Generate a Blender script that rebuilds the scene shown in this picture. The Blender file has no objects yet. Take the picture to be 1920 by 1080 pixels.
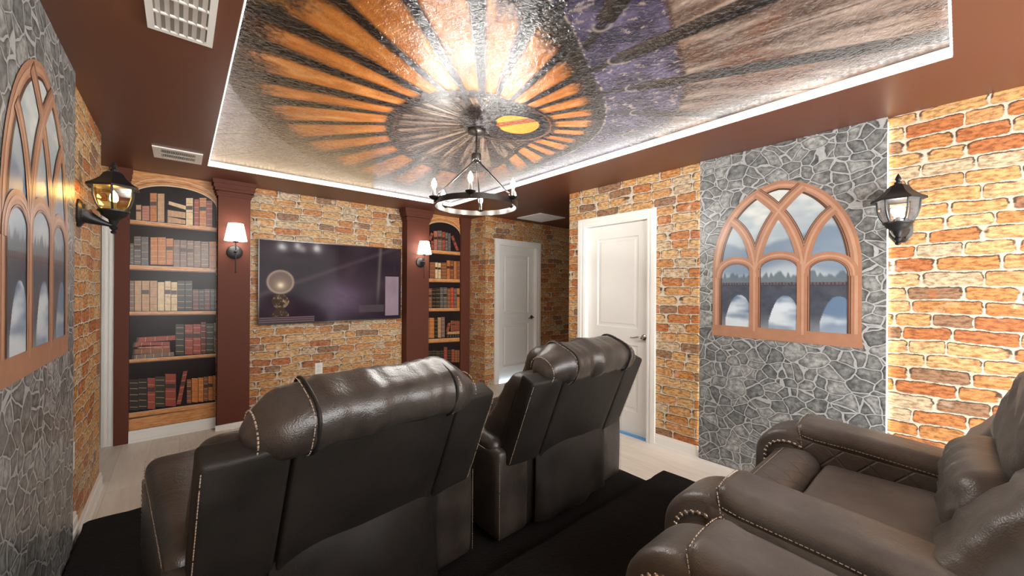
import bpy, bmesh, math, random
import numpy as np
from mathutils import Vector, Matrix, noise
PI = math.pi
C = bpy.context.scene.collection
SC = bpy.context.scene
rnd = random.Random(7)

# ------------------------------------------------------------ camera, world, exposure
CAMZ = 1.391
YAW, ROLL, F = math.radians(40.683), math.radians(0.339), 723.05
cd = bpy.data.cameras.new('camera'); cam = bpy.data.objects.new('camera', cd); C.objects.link(cam)
_F = Vector((math.sin(YAW), math.cos(YAW), 0)); _R = Vector((math.cos(YAW), -math.sin(YAW), 0)); _U = _R.cross(_F)
_R2 = _R * math.cos(ROLL) + _U * math.sin(ROLL); _U2 = _U * math.cos(ROLL) - _R * math.sin(ROLL)
cam.matrix_world = Matrix(((_R2.x, _U2.x, -_F.x, 0), (_R2.y, _U2.y, -_F.y, 0), (_R2.z, _U2.z, -_F.z, CAMZ), (0, 0, 0, 1)))
cd.sensor_width = 36; cd.lens = F / 1920 * 36; cd.shift_y = 2.2 / 1920; cd.clip_start = 0.02
SC.camera = cam
SC.view_settings.view_transform = 'Standard'; SC.view_settings.look = 'None'; SC.view_settings.gamma = 1
SC.view_settings.use_curve_mapping = False
SC.view_settings.exposure = 1.85
w = bpy.data.worlds.new('world'); SC.world = w; w.use_nodes = True
w.node_tree.nodes['Background'].inputs[0].default_value = (1.0, 0.985, 0.96, 1)
w.node_tree.nodes['Background'].inputs[1].default_value = 3.3  # bright background added as soft fill, entering through the missing rear wall
L_CHAND, L_SHADE, L_LANT, L_STRIP, L_SIDE = 210, 3.2, 38, 3.6, 2.3

def at(u, v, axis, val):
    """the point where the sight line of photo pixel (u, v) meets the plane axis = val"""
    d = _F + _R2 * ((u - 960) / F) + _U2 * (-(v - 542.2) / F)
    t = (val - (0, 0, CAMZ)[axis]) / d[axis]
    return Vector((0, 0, CAMZ)) + d * t

# ------------------------------------------------------------ mesh helpers
class MB:
    def __init__(s): s.v = []; s.f = []; s.m = []; s.k = 0
    def add(s, vs, fs, m=None):
        b = len(s.v); s.v.extend([tuple(p) for p in vs])
        for f in fs: s.f.append(tuple(i + b for i in f)); s.m.append(s.k if m is None else m)
    def box(s, x0, x1, y0, y1, z0, z1, m=None):
        s.add([(x, y, z) for x in (x0, x1) for y in (y0, y1) for z in (z0, z1)],
              [(0, 1, 3, 2), (4, 6, 7, 5), (0, 4, 5, 1), (2, 3, 7, 6), (0, 2, 6, 4), (1, 5, 7, 3)], m)
    def rbox(s, x0, x1, y0, y1, z0, z1, r, step=.04, fn=None, m=None, rs=3):
        lo = (x0, y0, z0); hi = (x1, y1, z1); ax = []
        r = min(r, (x1-x0)*.4999, (y1-y0)*.4999, (z1-z0)*.4999)
        for a in range(3):
            c = [lo[a] + r*(1-math.cos(PI/2*i/rs)) for i in range(rs)]
            n = max(1, int(round((hi[a]-lo[a]-2*r)/step)))
            c += [lo[a]+r + (hi[a]-lo[a]-2*r)*i/n for i in range(n+1)]
            c += [hi[a]-r*(1-math.cos(PI/2*(rs-1-i)/rs)) for i in range(rs)]
            ax.append(c)
        idx = {}; vs = []
        def vid(i, j, k):
            key = (i, j, k)
            if key not in idx:
                p = [ax[0][i], ax[1][j], ax[2][k]]
                q = [min(max(p[a], lo[a]+r), hi[a]-r) for a in range(3)]
                d = Vector([p[a]-q[a] for a in range(3)])
                if d.length > 1e-9: d = d.normalized()*r
                pp = Vector(q)+d
                idx[key] = len(vs); vs.append(fn(pp) if fn else pp)
            return idx[key]
        N = [len(a)-1 for a in ax]; fs = []
        for i in range(N[0]):
            for j in range(N[1]):
                fs.append((vid(i, j, 0), vid(i, j+1, 0), vid(i+1, j+1, 0), vid(i+1, j, 0)))
                fs.append((vid(i, j, N[2]), vid(i+1, j, N[2]), vid(i+1, j+1, N[2]), vid(i, j+1, N[2])))
        for i in range(N[0]):
            for k in range(N[2]):
                fs.append((vid(i, 0, k), vid(i+1, 0, k), vid(i+1, 0, k+1), vid(i, 0, k+1)))
                fs.append((vid(i, N[1], k), vid(i, N[1], k+1), vid(i+1, N[1], k+1), vid(i+1, N[1], k)))
        for j in range(N[1]):
            for k in range(N[2]):
                fs.append((vid(0, j, k), vid(0, j, k+1), vid(0, j+1, k+1), vid(0, j+1, k)))
                fs.append((vid(N[0], j, k), vid(N[0], j+1, k), vid(N[0], j+1, k+1), vid(N[0], j, k+1)))
        s.add(vs, fs, m)
    def tube(s, pts, r, n=8, m=None, closed=False):
        pts = [Vector(p) for p in pts]; N = len(pts)
        rr = r if isinstance(r, (list, tuple)) else [r]*N
        prev = None; vs = []
        for i, p in enumerate(pts):
            a = pts[(i-1) % N] if (closed or i) else p; b = pts[(i+1) % N] if (closed or i < N-1) else p
            t = (b-a).normalized()
            if prev is None:
                up = Vector((0, 0, 1)) if abs(t.z) < .9 else Vector((1, 0, 0)); nn = t.cross(up).normalized()
            else:
                nn = (prev - t*prev.dot(t)).normalized()
            prev = nn; bb = t.cross(nn)
            vs += [p + (nn*math.cos(2*PI*k/n)+bb*math.sin(2*PI*k/n))*rr[i] for k in range(n)]
        fs = []
        for i in range(N if closed else N-1):
            j = (i+1) % N
            fs += [(i*n+k, i*n+(k+1) % n, j*n+(k+1) % n, j*n+k) for k in range(n)]
        if not closed: fs += [tuple(range(n))[::-1], tuple((N-1)*n+k for k in range(n))]
        s.add(vs, fs, m)
    def lathe(s, prof, n=24, o=(0, 0, 0), m=None, ax='z', rot=0):
        vs = []
        for r, h in prof:
            for k in range(n):
                a = 2*PI*k/n+rot; c, q = r*math.cos(a), r*math.sin(a)
                vs.append({'z': (o[0]+c, o[1]+q, o[2]+h), 'x': (o[0]+h, o[1]+c, o[2]+q), 'y': (o[0]+c, o[1]+h, o[2]+q)}[ax])
        fs = [(i*n+k, i*n+(k+1) % n, (i+1)*n+(k+1) % n, (i+1)*n+k) for i in range(len(prof)-1) for k in range(n)]
        if prof[0][0] > 1e-5 and prof[0] != prof[-1]: fs.append(tuple(range(n))[::-1])
        if prof[-1][0] > 1e-5 and prof[0] != prof[-1]: fs.append(tuple((len(prof)-1)*n+k for k in range(n)))
        s.add(vs, fs, m)
    def sphere(s, c, r, n=10, m=None, sc=(1, 1, 1)):
        rings = n//2; prof = [(math.sin(PI*i/rings), -math.cos(PI*i/rings)) for i in range(rings+1)]
        vs = []; 
        for a, h in prof:
            for k in range(n): vs.append((c[0]+r*sc[0]*a*math.cos(2*PI*k/n), c[1]+r*sc[1]*a*math.sin(2*PI*k/n), c[2]+r*sc[2]*h))
        s.add(vs, [(i*n+k, i*n+(k+1) % n, (i+1)*n+(k+1) % n, (i+1)*n+k) for i in range(rings) for k in range(n)], m)
    def prism(s, poly, fn, d0, d1, m=None):
        """poly: outline of (a, b); fn(a, b, d) -> point; extruded from d0 to d1"""
        n = len(poly)
        s.add([fn(a, b, d0) for a, b in poly]+[fn(a, b, d1) for a, b in poly],
              [tuple(range(n))[::-1], tuple(range(n, 2*n))]+[(i, (i+1) % n, n+(i+1) % n, n+i) for i in range(n)], m)
    def strip(s, A, B, m=None):
        n = len(A); s.add(list(A)+list(B), [(i, i+1, n+i+1, n+i) for i in range(n-1)], m)

def obj(name, mb, mat, parent=None, smooth=False, loc=None):
    me = bpy.data.meshes.new(name); me.from_pydata(mb.v, [], mb.f)
    for mt in (mat if isinstance(mat, (list, tuple)) else [mat]): me.materials.append(mt)
    me.polygons.foreach_set('material_index', mb.m)
    bm = bmesh.new(); bm.from_mesh(me); bmesh.ops.remove_doubles(bm, verts=bm.verts, dist=1e-6)
    bmesh.ops.recalc_face_normals(bm, faces=bm.faces); bm.to_mesh(me); bm.free()
    if smooth:
        me.polygons.foreach_set('use_smooth', [True]*len(me.polygons))
        try: me.set_sharp_from_angle(angle=math.radians(smooth if smooth > 1 else 50))
        except Exception: pass
    me.update()
    o = bpy.data.objects.new(name, me); C.objects.link(o)
    if parent: o.parent = parent
    if loc: o.location = loc
    return o
def thing(name, label, cat, loc=(0, 0, 0), rz=0, group=None):
    o = bpy.data.objects.new(name, None); C.objects.link(o); o.empty_display_size = .1
    o.location = loc; o.rotation_euler = (0, 0, rz); tag(o, label, cat, group); return o
def tag(o, label, cat, group=None):
    o['label'] = label; o['category'] = cat
    if group: o['group'] = group
    return o
def struct(name, mb, mat, parent=None, smooth=False, label=None):
    o = obj(name, mb, mat, parent, smooth)
    if not parent: o['kind'] = 'structure'
    if label: o['label'] = label
    return o

# ------------------------------------------------------------ materials
class N:
    """tiny node-graph writer"""
    def __init__(s, name):
        s.m = bpy.data.materials.new(name); s.m.use_nodes = True; s.t = s.m.node_tree; s.n = s.t.nodes; s.b = s.n['Principled BSDF']
    def put(s, sock, v):
        if hasattr(v, 'is_output') or isinstance(v, bpy.types.NodeSocket): s.t.links.new(v, sock)
        elif v is not None:
            if isinstance(v, (tuple, list)) and len(v) == 3 and len(getattr(sock, 'default_value', (0,)*3)) == 4: v = (*v, 1)
            sock.default_value = v
    def math(s, op, a, b=None, c=None, clamp=False):
        n = s.n.new('ShaderNodeMath'); n.operation = op; n.use_clamp = clamp
        for i, v in enumerate((a, b, c)):
            if v is not None: s.put(n.inputs[i], v)
        return n.outputs[0]
    def vmath(s, op, a, b=None):
        n = s.n.new('ShaderNodeVectorMath'); n.operation = op; s.put(n.inputs[0], a)
        if b is not None: s.put(n.inputs[3] if op == 'SCALE' else n.inputs[1], b)
        return n.outputs[0]
    def mix(s, f, a, b, mode='MIX'):
        n = s.n.new('ShaderNodeMix'); n.data_type = 'RGBA'; n.blend_type = mode
        s.put(n.inputs[0], f); s.put(n.inputs[6], a); s.put(n.inputs[7], b); return n.outputs[2]
    def noise(s, vec, scale, detail=3, rough=.5, dist=0, col=False):
        n = s.n.new('ShaderNodeTexNoise'); s.put(n.inputs['Vector'], vec)
        n.inputs['Scale'].default_value = scale; n.inputs['Detail'].default_value = detail
        n.inputs['Roughness'].default_value = rough; n.inputs['Distortion'].default_value = dist
        return n.outputs[1] if col else n.outputs[0]
    def white(s, vec, col=False):
        n = s.n.new('ShaderNodeTexWhiteNoise'); n.noise_dimensions = '3D'; s.put(n.inputs['Vector'], vec); return n.outputs[1] if col else n.outputs[0]
    def ramp(s, f, stops, interp='LINEAR'):
        n = s.n.new('ShaderNodeValToRGB'); n.color_ramp.interpolation = interp; e = n.color_ramp.elements
        while len(e) < len(stops): e.new(.5)
        for k, (p, c) in enumerate(stops): e[k].position = p; e[k].color = (*c, 1) if len(c) == 3 else c
        s.put(n.inputs[0], f); return n.outputs[0]
    def step(s, v, a, b, o0=0, o1=1):
        n = s.n.new('ShaderNodeMapRange'); n.interpolation_type = 'SMOOTHSTEP'
        for i, x in enumerate((v, a, b, o0, o1)): s.put(n.inputs[i], x)
        return n.outputs[0]
    def xyz(s, v=None):
        n = s.n.new('ShaderNodeSeparateXYZ'); s.put(n.inputs[0], v); return n.outputs
    def comb(s, x, y, z=0):
        n = s.n.new('ShaderNodeCombineXYZ'); s.put(n.inputs[0], x); s.put(n.inputs[1], y); s.put(n.inputs[2], z); return n.outputs[0]
    def pos(s): return s.n.new('ShaderNodeNewGeometry').outputs['Position']
    def obj(s): return s.n.new('ShaderNodeTexCoord').outputs['Object']
    def bump(s, h, strength=.3, dist=.01):
        n = s.n.new('ShaderNodeBump'); n.inputs['Strength'].default_value = strength; n.inputs['Distance'].default_value = dist
        s.put(n.inputs['Height'], h); s.t.links.new(n.outputs[0], s.b.inputs['Normal']); return n
    def out(s, col=None, rough=None, metal=None, spec=None, emis=None, es=None, coat=None):
        for k, v in (('Base Color', col), ('Roughness', rough), ('Metallic', metal), ('Specular IOR Level', spec), ('Emission Color', emis), ('Emission Strength', es), ('Coat Weight', coat)):
            if v is not None: s.put(s.b.inputs[k], v)
        return s.m
def plain(name, col, rough=.5, metal=0, spec=.5, vary=.06, scale=8, bump=0, bscale=80):
    g = N(name); p = g.obj(); f = g.noise(p, scale, 4)
    c = g.mix(f, tuple(x*(1-vary) for x in col), tuple(min(1, x*(1+vary)) for x in col))
    if bump: g.bump(g.noise(p, bscale, 3), bump, .003)
    return g.out(c, rough, metal, spec)
def glow(name, col, strength):
    g = N(name); f = g.noise(g.obj(), 5); c = g.mix(f, col, tuple(min(1, x*1.02) for x in col))
    return g.out((.8, .8, .8), .5, emis=c, es=strength)

def brick_mat(name, axis):
    g = N(name); P = g.xyz(g.pos()); u0, v0 = (P[0] if axis == 'x' else P[1]), P[2]
    q = g.comb(u0, v0, 0 if axis == 'x' else 3)
    H, W = .079, .205
    v = g.math('ADD', v0, g.math('MULTIPLY', g.math('SUBTRACT', g.noise(q, 2.6, 2), .5), .06))
    v = g.math('ADD', v, g.math('MULTIPLY', g.math('SUBTRACT', g.noise(q, 22, 3), .5), .012))
    u = g.math('ADD', u0, g.math('MULTIPLY', g.math('SUBTRACT', g.noise(q, 19, 3), .5), .022))
    vr = g.math('DIVIDE', v, H); row = g.math('FLOOR', vr); fv = g.math('FRACT', vr)
    rr = g.white(g.comb(row, 1.3, 5))
    ur = g.math('ADD', g.math('DIVIDE', u, W), g.math('MULTIPLY', rr, 9.7))
    wob = g.noise(g.comb(ur, g.math('MULTIPLY', row, 7.1), 0), .8, 1)
    ur = g.math('ADD', ur, g.math('MULTIPLY', wob, 1.5))
    col = g.math('FLOOR', ur); fu = g.math('FRACT', ur)
    idv = g.comb(col, row, 2.5); r1 = g.white(idv); r2 = g.white(g.comb(col, row, 9.1))
    du = g.math('MULTIPLY', g.math('MINIMUM', fu, g.math('SUBTRACT', 1, fu)), W*.75)
    dv = g.math('MULTIPLY', g.math('MINIMUM', fv, g.math('SUBTRACT', 1, fv)), H)
    c = .02
    a = g.math('MAXIMUM', 0, g.math('SUBTRACT', c, du)); b = g.math('MAXIMUM', 0, g.math('SUBTRACT', c, dv))
    d = g.math('SUBTRACT', c, g.math('SQRT', g.math('ADD', g.math('MULTIPLY', a, a), g.math('MULTIPLY', b, b))))
    d = g.math('ADD', d, g.math('MULTIPLY', g.math('SUBTRACT', g.noise(q, 38, 4, .65), .5), .016))
    brick = g.step(d, .0035, .0065)
    base = g.ramp(r1, [(0, (.56, .33, .135)), (.15, (.50, .235, .080)), (.30, (.60, .40, .20)), (.44, (.42, .155, .055)), (.54, (.55, .30, .125)),
                       (.66, (.28, .165, .095)), (.75, (.57, .37, .17)), (.85, (.47, .19, .065)), (.93, (.53, .42, .28)), (1, (.58, .34, .14))], 'CONSTANT')
    st = g.noise(g.vmath('MULTIPLY', q, (1, 2.6, 1)), 26, 5, .65)
    base = g.mix(g.step(st, .34, .62), g.vmath('MULTIPLY', base, (.46, .38, .32)), g.vmath('MULTIPLY', base, (1.12, 1.10, 1.08)))
    pale = g.math('MULTIPLY', g.step(g.noise(q, 9, 4, .6), .56, .70), g.step(r2, .35, .9))
    base = g.mix(g.math('MULTIPLY', pale, .62), base, (.72, .60, .46))
    rust = g.math('MULTIPLY', g.step(g.noise(g.vmath('ADD', q, (4, 9, 2)), 12, 4, .6), .56, .72), .6)
    base = g.mix(rust, base, (.40, .11, .02))
    mort = g.mix(g.noise(q, 30, 3), (.36, .29, .21), (.72, .64, .52))
    colr = g.mix(brick, mort, base)
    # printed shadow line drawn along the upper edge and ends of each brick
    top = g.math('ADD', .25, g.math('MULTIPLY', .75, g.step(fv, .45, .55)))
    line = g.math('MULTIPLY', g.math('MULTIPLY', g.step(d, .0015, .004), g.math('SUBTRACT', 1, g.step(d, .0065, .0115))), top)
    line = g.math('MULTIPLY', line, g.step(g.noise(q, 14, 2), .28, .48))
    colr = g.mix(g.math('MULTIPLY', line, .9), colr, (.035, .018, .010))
    g.bump(g.math('ADD', g.math('MULTIPLY', brick, .6), g.math('MULTIPLY', st, .5)), .25, .004)
    return g.out(colr, .55, spec=.35)
def stone_mat():
    g = N('grey_stone_print'); P = g.xyz(g.pos()); q = g.comb(0, P[1], g.math('MULTIPLY', P[2], 1.18))
    wv = g.vmath('MULTIPLY', g.vmath('SUBTRACT', g.noise(q, 5, 2, col=True), (.5, .5, .5)), (0, .10, .10))
    wv2 = g.vmath('MULTIPLY', g.vmath('SUBTRACT', g.noise(q, 30, 2, col=True), (.5, .5, .5)), (0, .010, .010))
    q2 = g.vmath('ADD', g.vmath('ADD', q, wv), wv2)
    def vor(feat):
        n = g.n.new('ShaderNodeTexVoronoi'); n.feature = feat; n.inputs['Scale'].default_value = 10.8; g.put(n.inputs['Vector'], q2); return n
    ed = vor('DISTANCE_TO_EDGE').outputs['Distance']; cc = vor('F1').outputs['Color']
    r = g.xyz(cc)[0]
    base = g.ramp(r, [(0, (.11, .115, .117)), (.5, (.17, .175, .172)), (1, (.24, .245, .24))])
    nz = g.noise(q, 28, 5, .65)
    base = g.mix(g.step(nz, .3, .72), g.vmath('MULTIPLY', base, (.5, .5, .5)), g.vmath('MULTIPLY', base, (1.75, 1.75, 1.72)))
    base = g.mix(g.step(ed, .05, .22), g.vmath('MULTIPLY', base, (.62, .62, .63)), base)
    wide = g.math('ADD', .034, g.math('MULTIPLY', g.noise(q, 9, 2), .030))
    colr = g.mix(g.step(ed, .035, .075), g.vmath('MULTIPLY', base, (.35, .35, .36)), base)
    gm = g.step(ed, g.math('MULTIPLY', wide, .62), g.math('MULTIPLY', wide, .95))
    colr = g.mix(gm, g.mix(g.noise(q, 40, 3), (.24, .245, .245), (.44, .45, .45)), colr)
    g.bump(g.math('ADD', g.step(ed, .01, .12), g.math('MULTIPLY', nz, .3)), .2, .004)
    return g.out(colr, .36, spec=.5)
def wood_floor():
    g = N('pale_oak_planks'); P = g.xyz(g.pos())
    W, Ln = .19, 1.2
    x = g.math('DIVIDE', P[0], W); cx = g.math('FLOOR', x); fx = g.math('FRACT', x)
    y = g.math('ADD', g.math('DIVIDE', P[1], Ln), g.math('MULTIPLY', g.white(g.comb(cx, 3, 1)), 5)); cy = g.math('FLOOR', y); fy = g.math('FRACT', y)
    r = g.white(g.comb(cx, cy, 4))
    gr = g.noise(g.comb(g.math('ADD', g.math('MULTIPLY', P[0], 9), g.math('MULTIPLY', r, 30)), P[1], 0), 3.2, 5, .6, .6)
    base = g.ramp(g.math('ADD', g.math('MULTIPLY', gr, .75), g.math('MULTIPLY', r, .25)), [(.2, (.56, .50, .42)), (.5, (.68, .62, .54)), (.8, (.76, .71, .64))])
    e = g.math('MULTIPLY', g.math('MINIMUM', fx, g.math('SUBTRACT', 1, fx)), W); e2 = g.math('MULTIPLY', g.math('MINIMUM', fy, g.math('SUBTRACT', 1, fy)), Ln)
    seam = g.step(g.math('MINIMUM', e, e2), 0, .0022)
    return g.out(g.mix(seam, g.vmath('MULTIPLY', base, (.72, .7, .66)), base), .42)
def leather(name, a, b, rough=.4, quilt=False, wr=1.0, spec=.55):
    g = N(name); p = g.obj(); f = g.noise(p, 6, 4, .6); c = g.mix(g.step(f, .3, .7), a, b)
    v = g.n.new('ShaderNodeTexVoronoi'); v.inputs['Scale'].default_value = 260; g.put(v.inputs['Vector'], p)
    h = g.math('ADD', g.math('MULTIPLY', v.outputs['Distance'], .12), g.math('MULTIPLY', g.noise(p, 11, 4, .6, 1.2), .9*wr))
    if quilt:
        P = g.xyz(p); s = .105
        u1 = g.math('DIVIDE', g.math('ADD', g.math('ADD', P[0], P[1]), g.math('MULTIPLY', P[2], .9)), s)
        u2 = g.math('DIVIDE', g.math('SUBTRACT', g.math('SUBTRACT', P[1], P[0]), g.math('MULTIPLY', P[2], .9)), s)
        def tri(x):
            fr = g.math('FRACT', x); return g.step(g.math('MINIMUM', fr, g.math('SUBTRACT', 1, fr)), 0, .07)
        h = g.math('ADD', h, g.math('MULTIPLY', g.math('MULTIPLY', tri(u1), tri(u2)), .8))
    g.bump(h, .55, .006)
    return g.out(c, g.math('ADD', rough-.05, g.math('MULTIPLY', f, .14)), spec=spec)
def vcol_mat(name, rough, bump=None, emit=0, spec=.5, coat=None, vary=True):
    g = N(name); a = g.n.new('ShaderNodeAttribute'); a.attribute_name = 'print'; p = g.pos()
    nz = g.noise(p, 60, 5, .7)
    c = g.mix(.5, a.outputs['Color'], g.mix(nz, (.35, .35, .35), (.65, .65, .65)), 'OVERLAY') if vary else a.outputs['Color']
    if bump:
        h = g.noise(p, bump[1], 4, .6, 1.4); g.bump(h, bump[0], bump[2])
    if emit: return g.out((.004, .004, .004), rough, spec=spec, emis=c, es=emit)
    return g.out(c, rough, spec=spec, coat=coat)
def pane_mat(name, tint, refl=.12):
    g = N(name); t = g.n.new('ShaderNodeBsdfTransparent'); gl = g.n.new('ShaderNodeBsdfGlossy'); mx = g.n.new('ShaderNodeMixShader')
    t.inputs[0].default_value = (*tint, 1); gl.inputs['Roughness'].default_value = .08; g.put(gl.inputs[0], g.mix(g.noise(g.obj(), 9), (.85, .85, .85), (1, 1, 1)))
    fr = g.n.new('ShaderNodeFresnel'); fr.inputs[0].default_value = 1.5
    g.t.links.new(g.math('ADD', fr.outputs[0], refl*.3, clamp=True), mx.inputs[0])
    g.t.links.new(t.outputs[0], mx.inputs[1]); g.t.links.new(gl.outputs[0], mx.inputs[2])
    g.t.links.new(mx.outputs[0], g.n['Material Output'].inputs[0]); return g.m

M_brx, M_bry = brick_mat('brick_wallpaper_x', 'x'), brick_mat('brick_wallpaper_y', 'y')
M_stone = stone_mat(); M_floor = wood_floor()
M_brown = plain('brown_paint', (.125, .042, .022), .40, vary=.05, scale=2, bump=.05)
M_column = plain('column_brown_paint', (.105, .031, .018), .6, spec=.22, vary=.05, scale=2, bump=.04)
M_white = plain('white_trim_paint', (.78, .77, .73), .35, vary=.02)
M_door = plain('white_door_paint', (.74, .73, .69), .38, vary=.02)
M_plate = plain('white_plastic', (.80, .80, .78), .35, vary=.02)
M_black = plain('black_iron', (.014, .014, .015), .42, metal=.3, vary=.2, scale=40, bump=.15, bscale=200)
M_bronze = plain('bronze_black_metal', (.035, .030, .026), .3, metal=.8, vary=.2, scale=30)
M_chrome = plain('satin_nickel', (.60, .58, .55), .18, metal=1, vary=.03)
M_darknk = plain('dark_nickel', (.18, .165, .15), .25, metal=1, vary=.1)
M_leather = leather('front_row_leather', (.024, .0198, .0172), (.048, .0405, .0355), .30)  # front row gets the darker leather set, back row the lighter
M_leatherT = leather('back_row_leather', (.070, .063, .057), (.120, .109, .099), .36)
M_quiltT = leather('quilted_back_row_leather', (.068, .061, .055), (.110, .100, .091), .38, quilt=True)
M_suedeT = leather('back_row_seat_leather', (.105, .095, .086), (.165, .150, .137), .5)
M_quilt = leather('quilted_front_row_leather', (.044, .037, .033), (.076, .067, .060), .34, quilt=True)
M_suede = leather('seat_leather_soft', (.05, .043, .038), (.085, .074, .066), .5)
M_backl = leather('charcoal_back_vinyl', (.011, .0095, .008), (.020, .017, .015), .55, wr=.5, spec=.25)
M_stitch = plain('beige_thread', (.36, .29, .22), .7)
M_nail = plain('antique_nickel_nail', (.55, .47, .40), .32, metal=.9)
M_blackfab = plain('black_panel_fabric', (.008, .007, .007), .75)
def carpet():
    g = N('black_carpet'); p = g.pos(); f = g.noise(p, 240, 3, .7); f2 = g.noise(p, 9, 3)
    g.bump(g.math('ADD', f, g.noise(p, 70, 3)), 1.0, .012)
    c = g.mix(g.step(f, .35, .75), (.0015, .0013, .0013), (.016, .0135, .0125)); c = g.mix(g.math('MULTIPLY', f2, .4), c, (.004, .0035, .0035))
    g.b.inputs['Sheen Weight'].default_value = .05
    return g.out(c, .95, spec=.1)
M_carpet = carpet()
M_mural = vcol_mat('glossy_ceiling_print', .14, bump=(.42, 45, .0095), spec=.45)
M_print = vcol_mat('satin_window_print', .30, spec=.5, vary=False)
M_tv = vcol_mat('tv_picture', .10, emit=.30, spec=.04, vary=False)
M_tvb = plain('black_gloss_plastic', (.012, .012, .013), .2)
M_copper = plain('printed_sandstone', (.33, .165, .10), .34, vary=.22, scale=14)
M_copperL = plain('printed_sandstone_pale', (.43, .24, .155), .34, vary=.16, scale=14)
M_copperD = plain('printed_sandstone_groove', (.07, .036, .024), .34, vary=.2, scale=14)
M_bulb = glow('chandelier_bulb', (1, .96, .90), L_CHAND)
M_bulbw = glow('warm_lantern_bulb', (1, .62, .22), L_LANT*.55)
M_bulbc = glow('white_lantern_bulb', (1, .96, .93), L_LANT*.32)
M_shade = glow('lit_white_lampshade', (1, .93, .84), L_SHADE)
M_candle = plain('candle_sleeve', (.10, .09, .08), .4)
M_ambglass = pane_mat('amber_lantern_glass', (.95, .78, .45)); M_clglass = pane_mat('clear_lantern_glass', (.95, .95, .94))
M_tape = plain('blue_door_strip', (.10, .36, .70), .6)
M_lowlight = glow('daylight_under_door', (.62, .82, 1), 1.4)
def strip_mat(name, col, s, axis):
    g = N(name); P = g.xyz(g.pos()); u = P[axis]
    fr = g.math('FRACT', g.math('DIVIDE', u, .034)); d = g.math('ABSOLUTE', g.math('SUBTRACT', fr, .5))
    k = g.math('ADD', .30, g.math('MULTIPLY', .7, g.math('SUBTRACT', 1, g.step(d, .1, .38))))
    return g.out((.8, .8, .8), .5, emis=col, es=g.math('MULTIPLY', k, s))
M_lx = strip_mat('led_white_x', (1, .97, .93), L_STRIP, 0); M_ly = strip_mat('led_white_y', (1, .97, .93), L_STRIP, 1)
M_lw = strip_mat('led_warm_x', (1, .68, .34), L_STRIP*.8, 0)
M_side = glow('led_panel_edge', (1, .87, .66), L_SIDE)

# ------------------------------------------------------------ the room
XL, XR, YB, YC, YD, XC, HS = -.42, 3.244, 4.85, 4.70, 4.43, 3.306, 2.44
YN = -1.6           # rear wall behind the camera left out so world light fills the room
TX0, TX1, TY0, TY1, HT = .171, 2.616, .026, 4.247, 2.492
YL, YH = 3.87, 2.81
mb = MB(); mb.box(-1.75, 6.2, YN, YB+.12, -.08, 0); struct('floor', mb, M_floor)
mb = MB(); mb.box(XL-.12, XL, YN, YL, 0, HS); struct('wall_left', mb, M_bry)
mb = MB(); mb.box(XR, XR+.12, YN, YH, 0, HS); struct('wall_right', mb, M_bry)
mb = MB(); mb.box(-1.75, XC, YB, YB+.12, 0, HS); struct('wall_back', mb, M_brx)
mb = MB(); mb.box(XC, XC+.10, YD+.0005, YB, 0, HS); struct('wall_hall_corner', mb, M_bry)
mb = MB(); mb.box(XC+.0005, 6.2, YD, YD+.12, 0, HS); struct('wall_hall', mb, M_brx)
mb = MB(); mb.box(6.2, 6.3, YH-.3, YD+.12, 0, HS); struct('wall_hall_end', mb, M_bry)
mb = MB(); mb.box(XR+.12, 6.3, YH-.3, YH-.2, 0, HS); struct('wall_hall_near', mb, M_brx)
mb = MB(); mb.box(-1.87, -1.75, YL-.3, YB+.12, 0, HS); struct('wall_alcove', mb, M_white)
mb = MB(); mb.box(-1.75, XL-.12, YL-.3, YL-.2, 0, HS); struct('wall_alcove_near', mb, M_white)
mb = MB()
for a in ((-1.87, TX0, YN, YB+.12), (TX1, 6.3, YN, YB+.12), (TX0, TX1, YN, TY0), (TX0, TX1, TY1, YB+.12)): mb.box(*a, HS, HS+.20)
mb.box(TX0, TX1, TY0, TY1, HT+.012, HS+.20)
struct('ceiling', mb, M_brown)

def baseboard(name, pts, n=(0, 0), h=.105, z=0):
    mb = MB(); (x0, y0), (x1, y1) = pts
    d = Vector((n[0], n[1], 0))
    for (t, z0, z1) in ((.016, .022, h-.022), (.011, h-.022, h), (.022, 0, .022)):
        a = Vector((x0, y0, z)); b = Vector((x1, y1, z)); c = b+d*t; e = a+d*t
        xs = [p.x for p in (a, b, c, e)]; ys = [p.y for p in (a, b, c, e)]
        mb.box(min(xs), max(xs), min(ys), max(ys), z+z0, z+z1)
    return struct(name, mb, M_white)
baseboard('baseboard_left', ((XL, 3.05), (XL, YL)), (1, 0))
baseboard('baseboard_left_end', ((XL-.12, YL), (XL+.01, YL)), (0, 1))
baseboard('baseboard_left_riser', ((XL, 2.84), (XL, 3.02)), (1, 0), .085, .13)
baseboard('baseboard_right', ((XR, 1.39), (XR, 1.785)), (-1, 0))
baseboard('baseboard_right_panel', ((XR, .60), (XR, 1.39)), (-1, 0), .03)
baseboard('baseboard_back', ((.54, YB), (2.26, YB)), (0, -1))
baseboard('baseboard_bookcase', ((-.345, YB-.03), (.27, YB-.03)), (0, -1))
baseboard('baseboard_column', ((.26, YC), (.54, YC)), (0, -1), .05)
baseboard('baseboard_hall', ((4.41, YD), (6.2, YD)), (0, -1))

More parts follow.
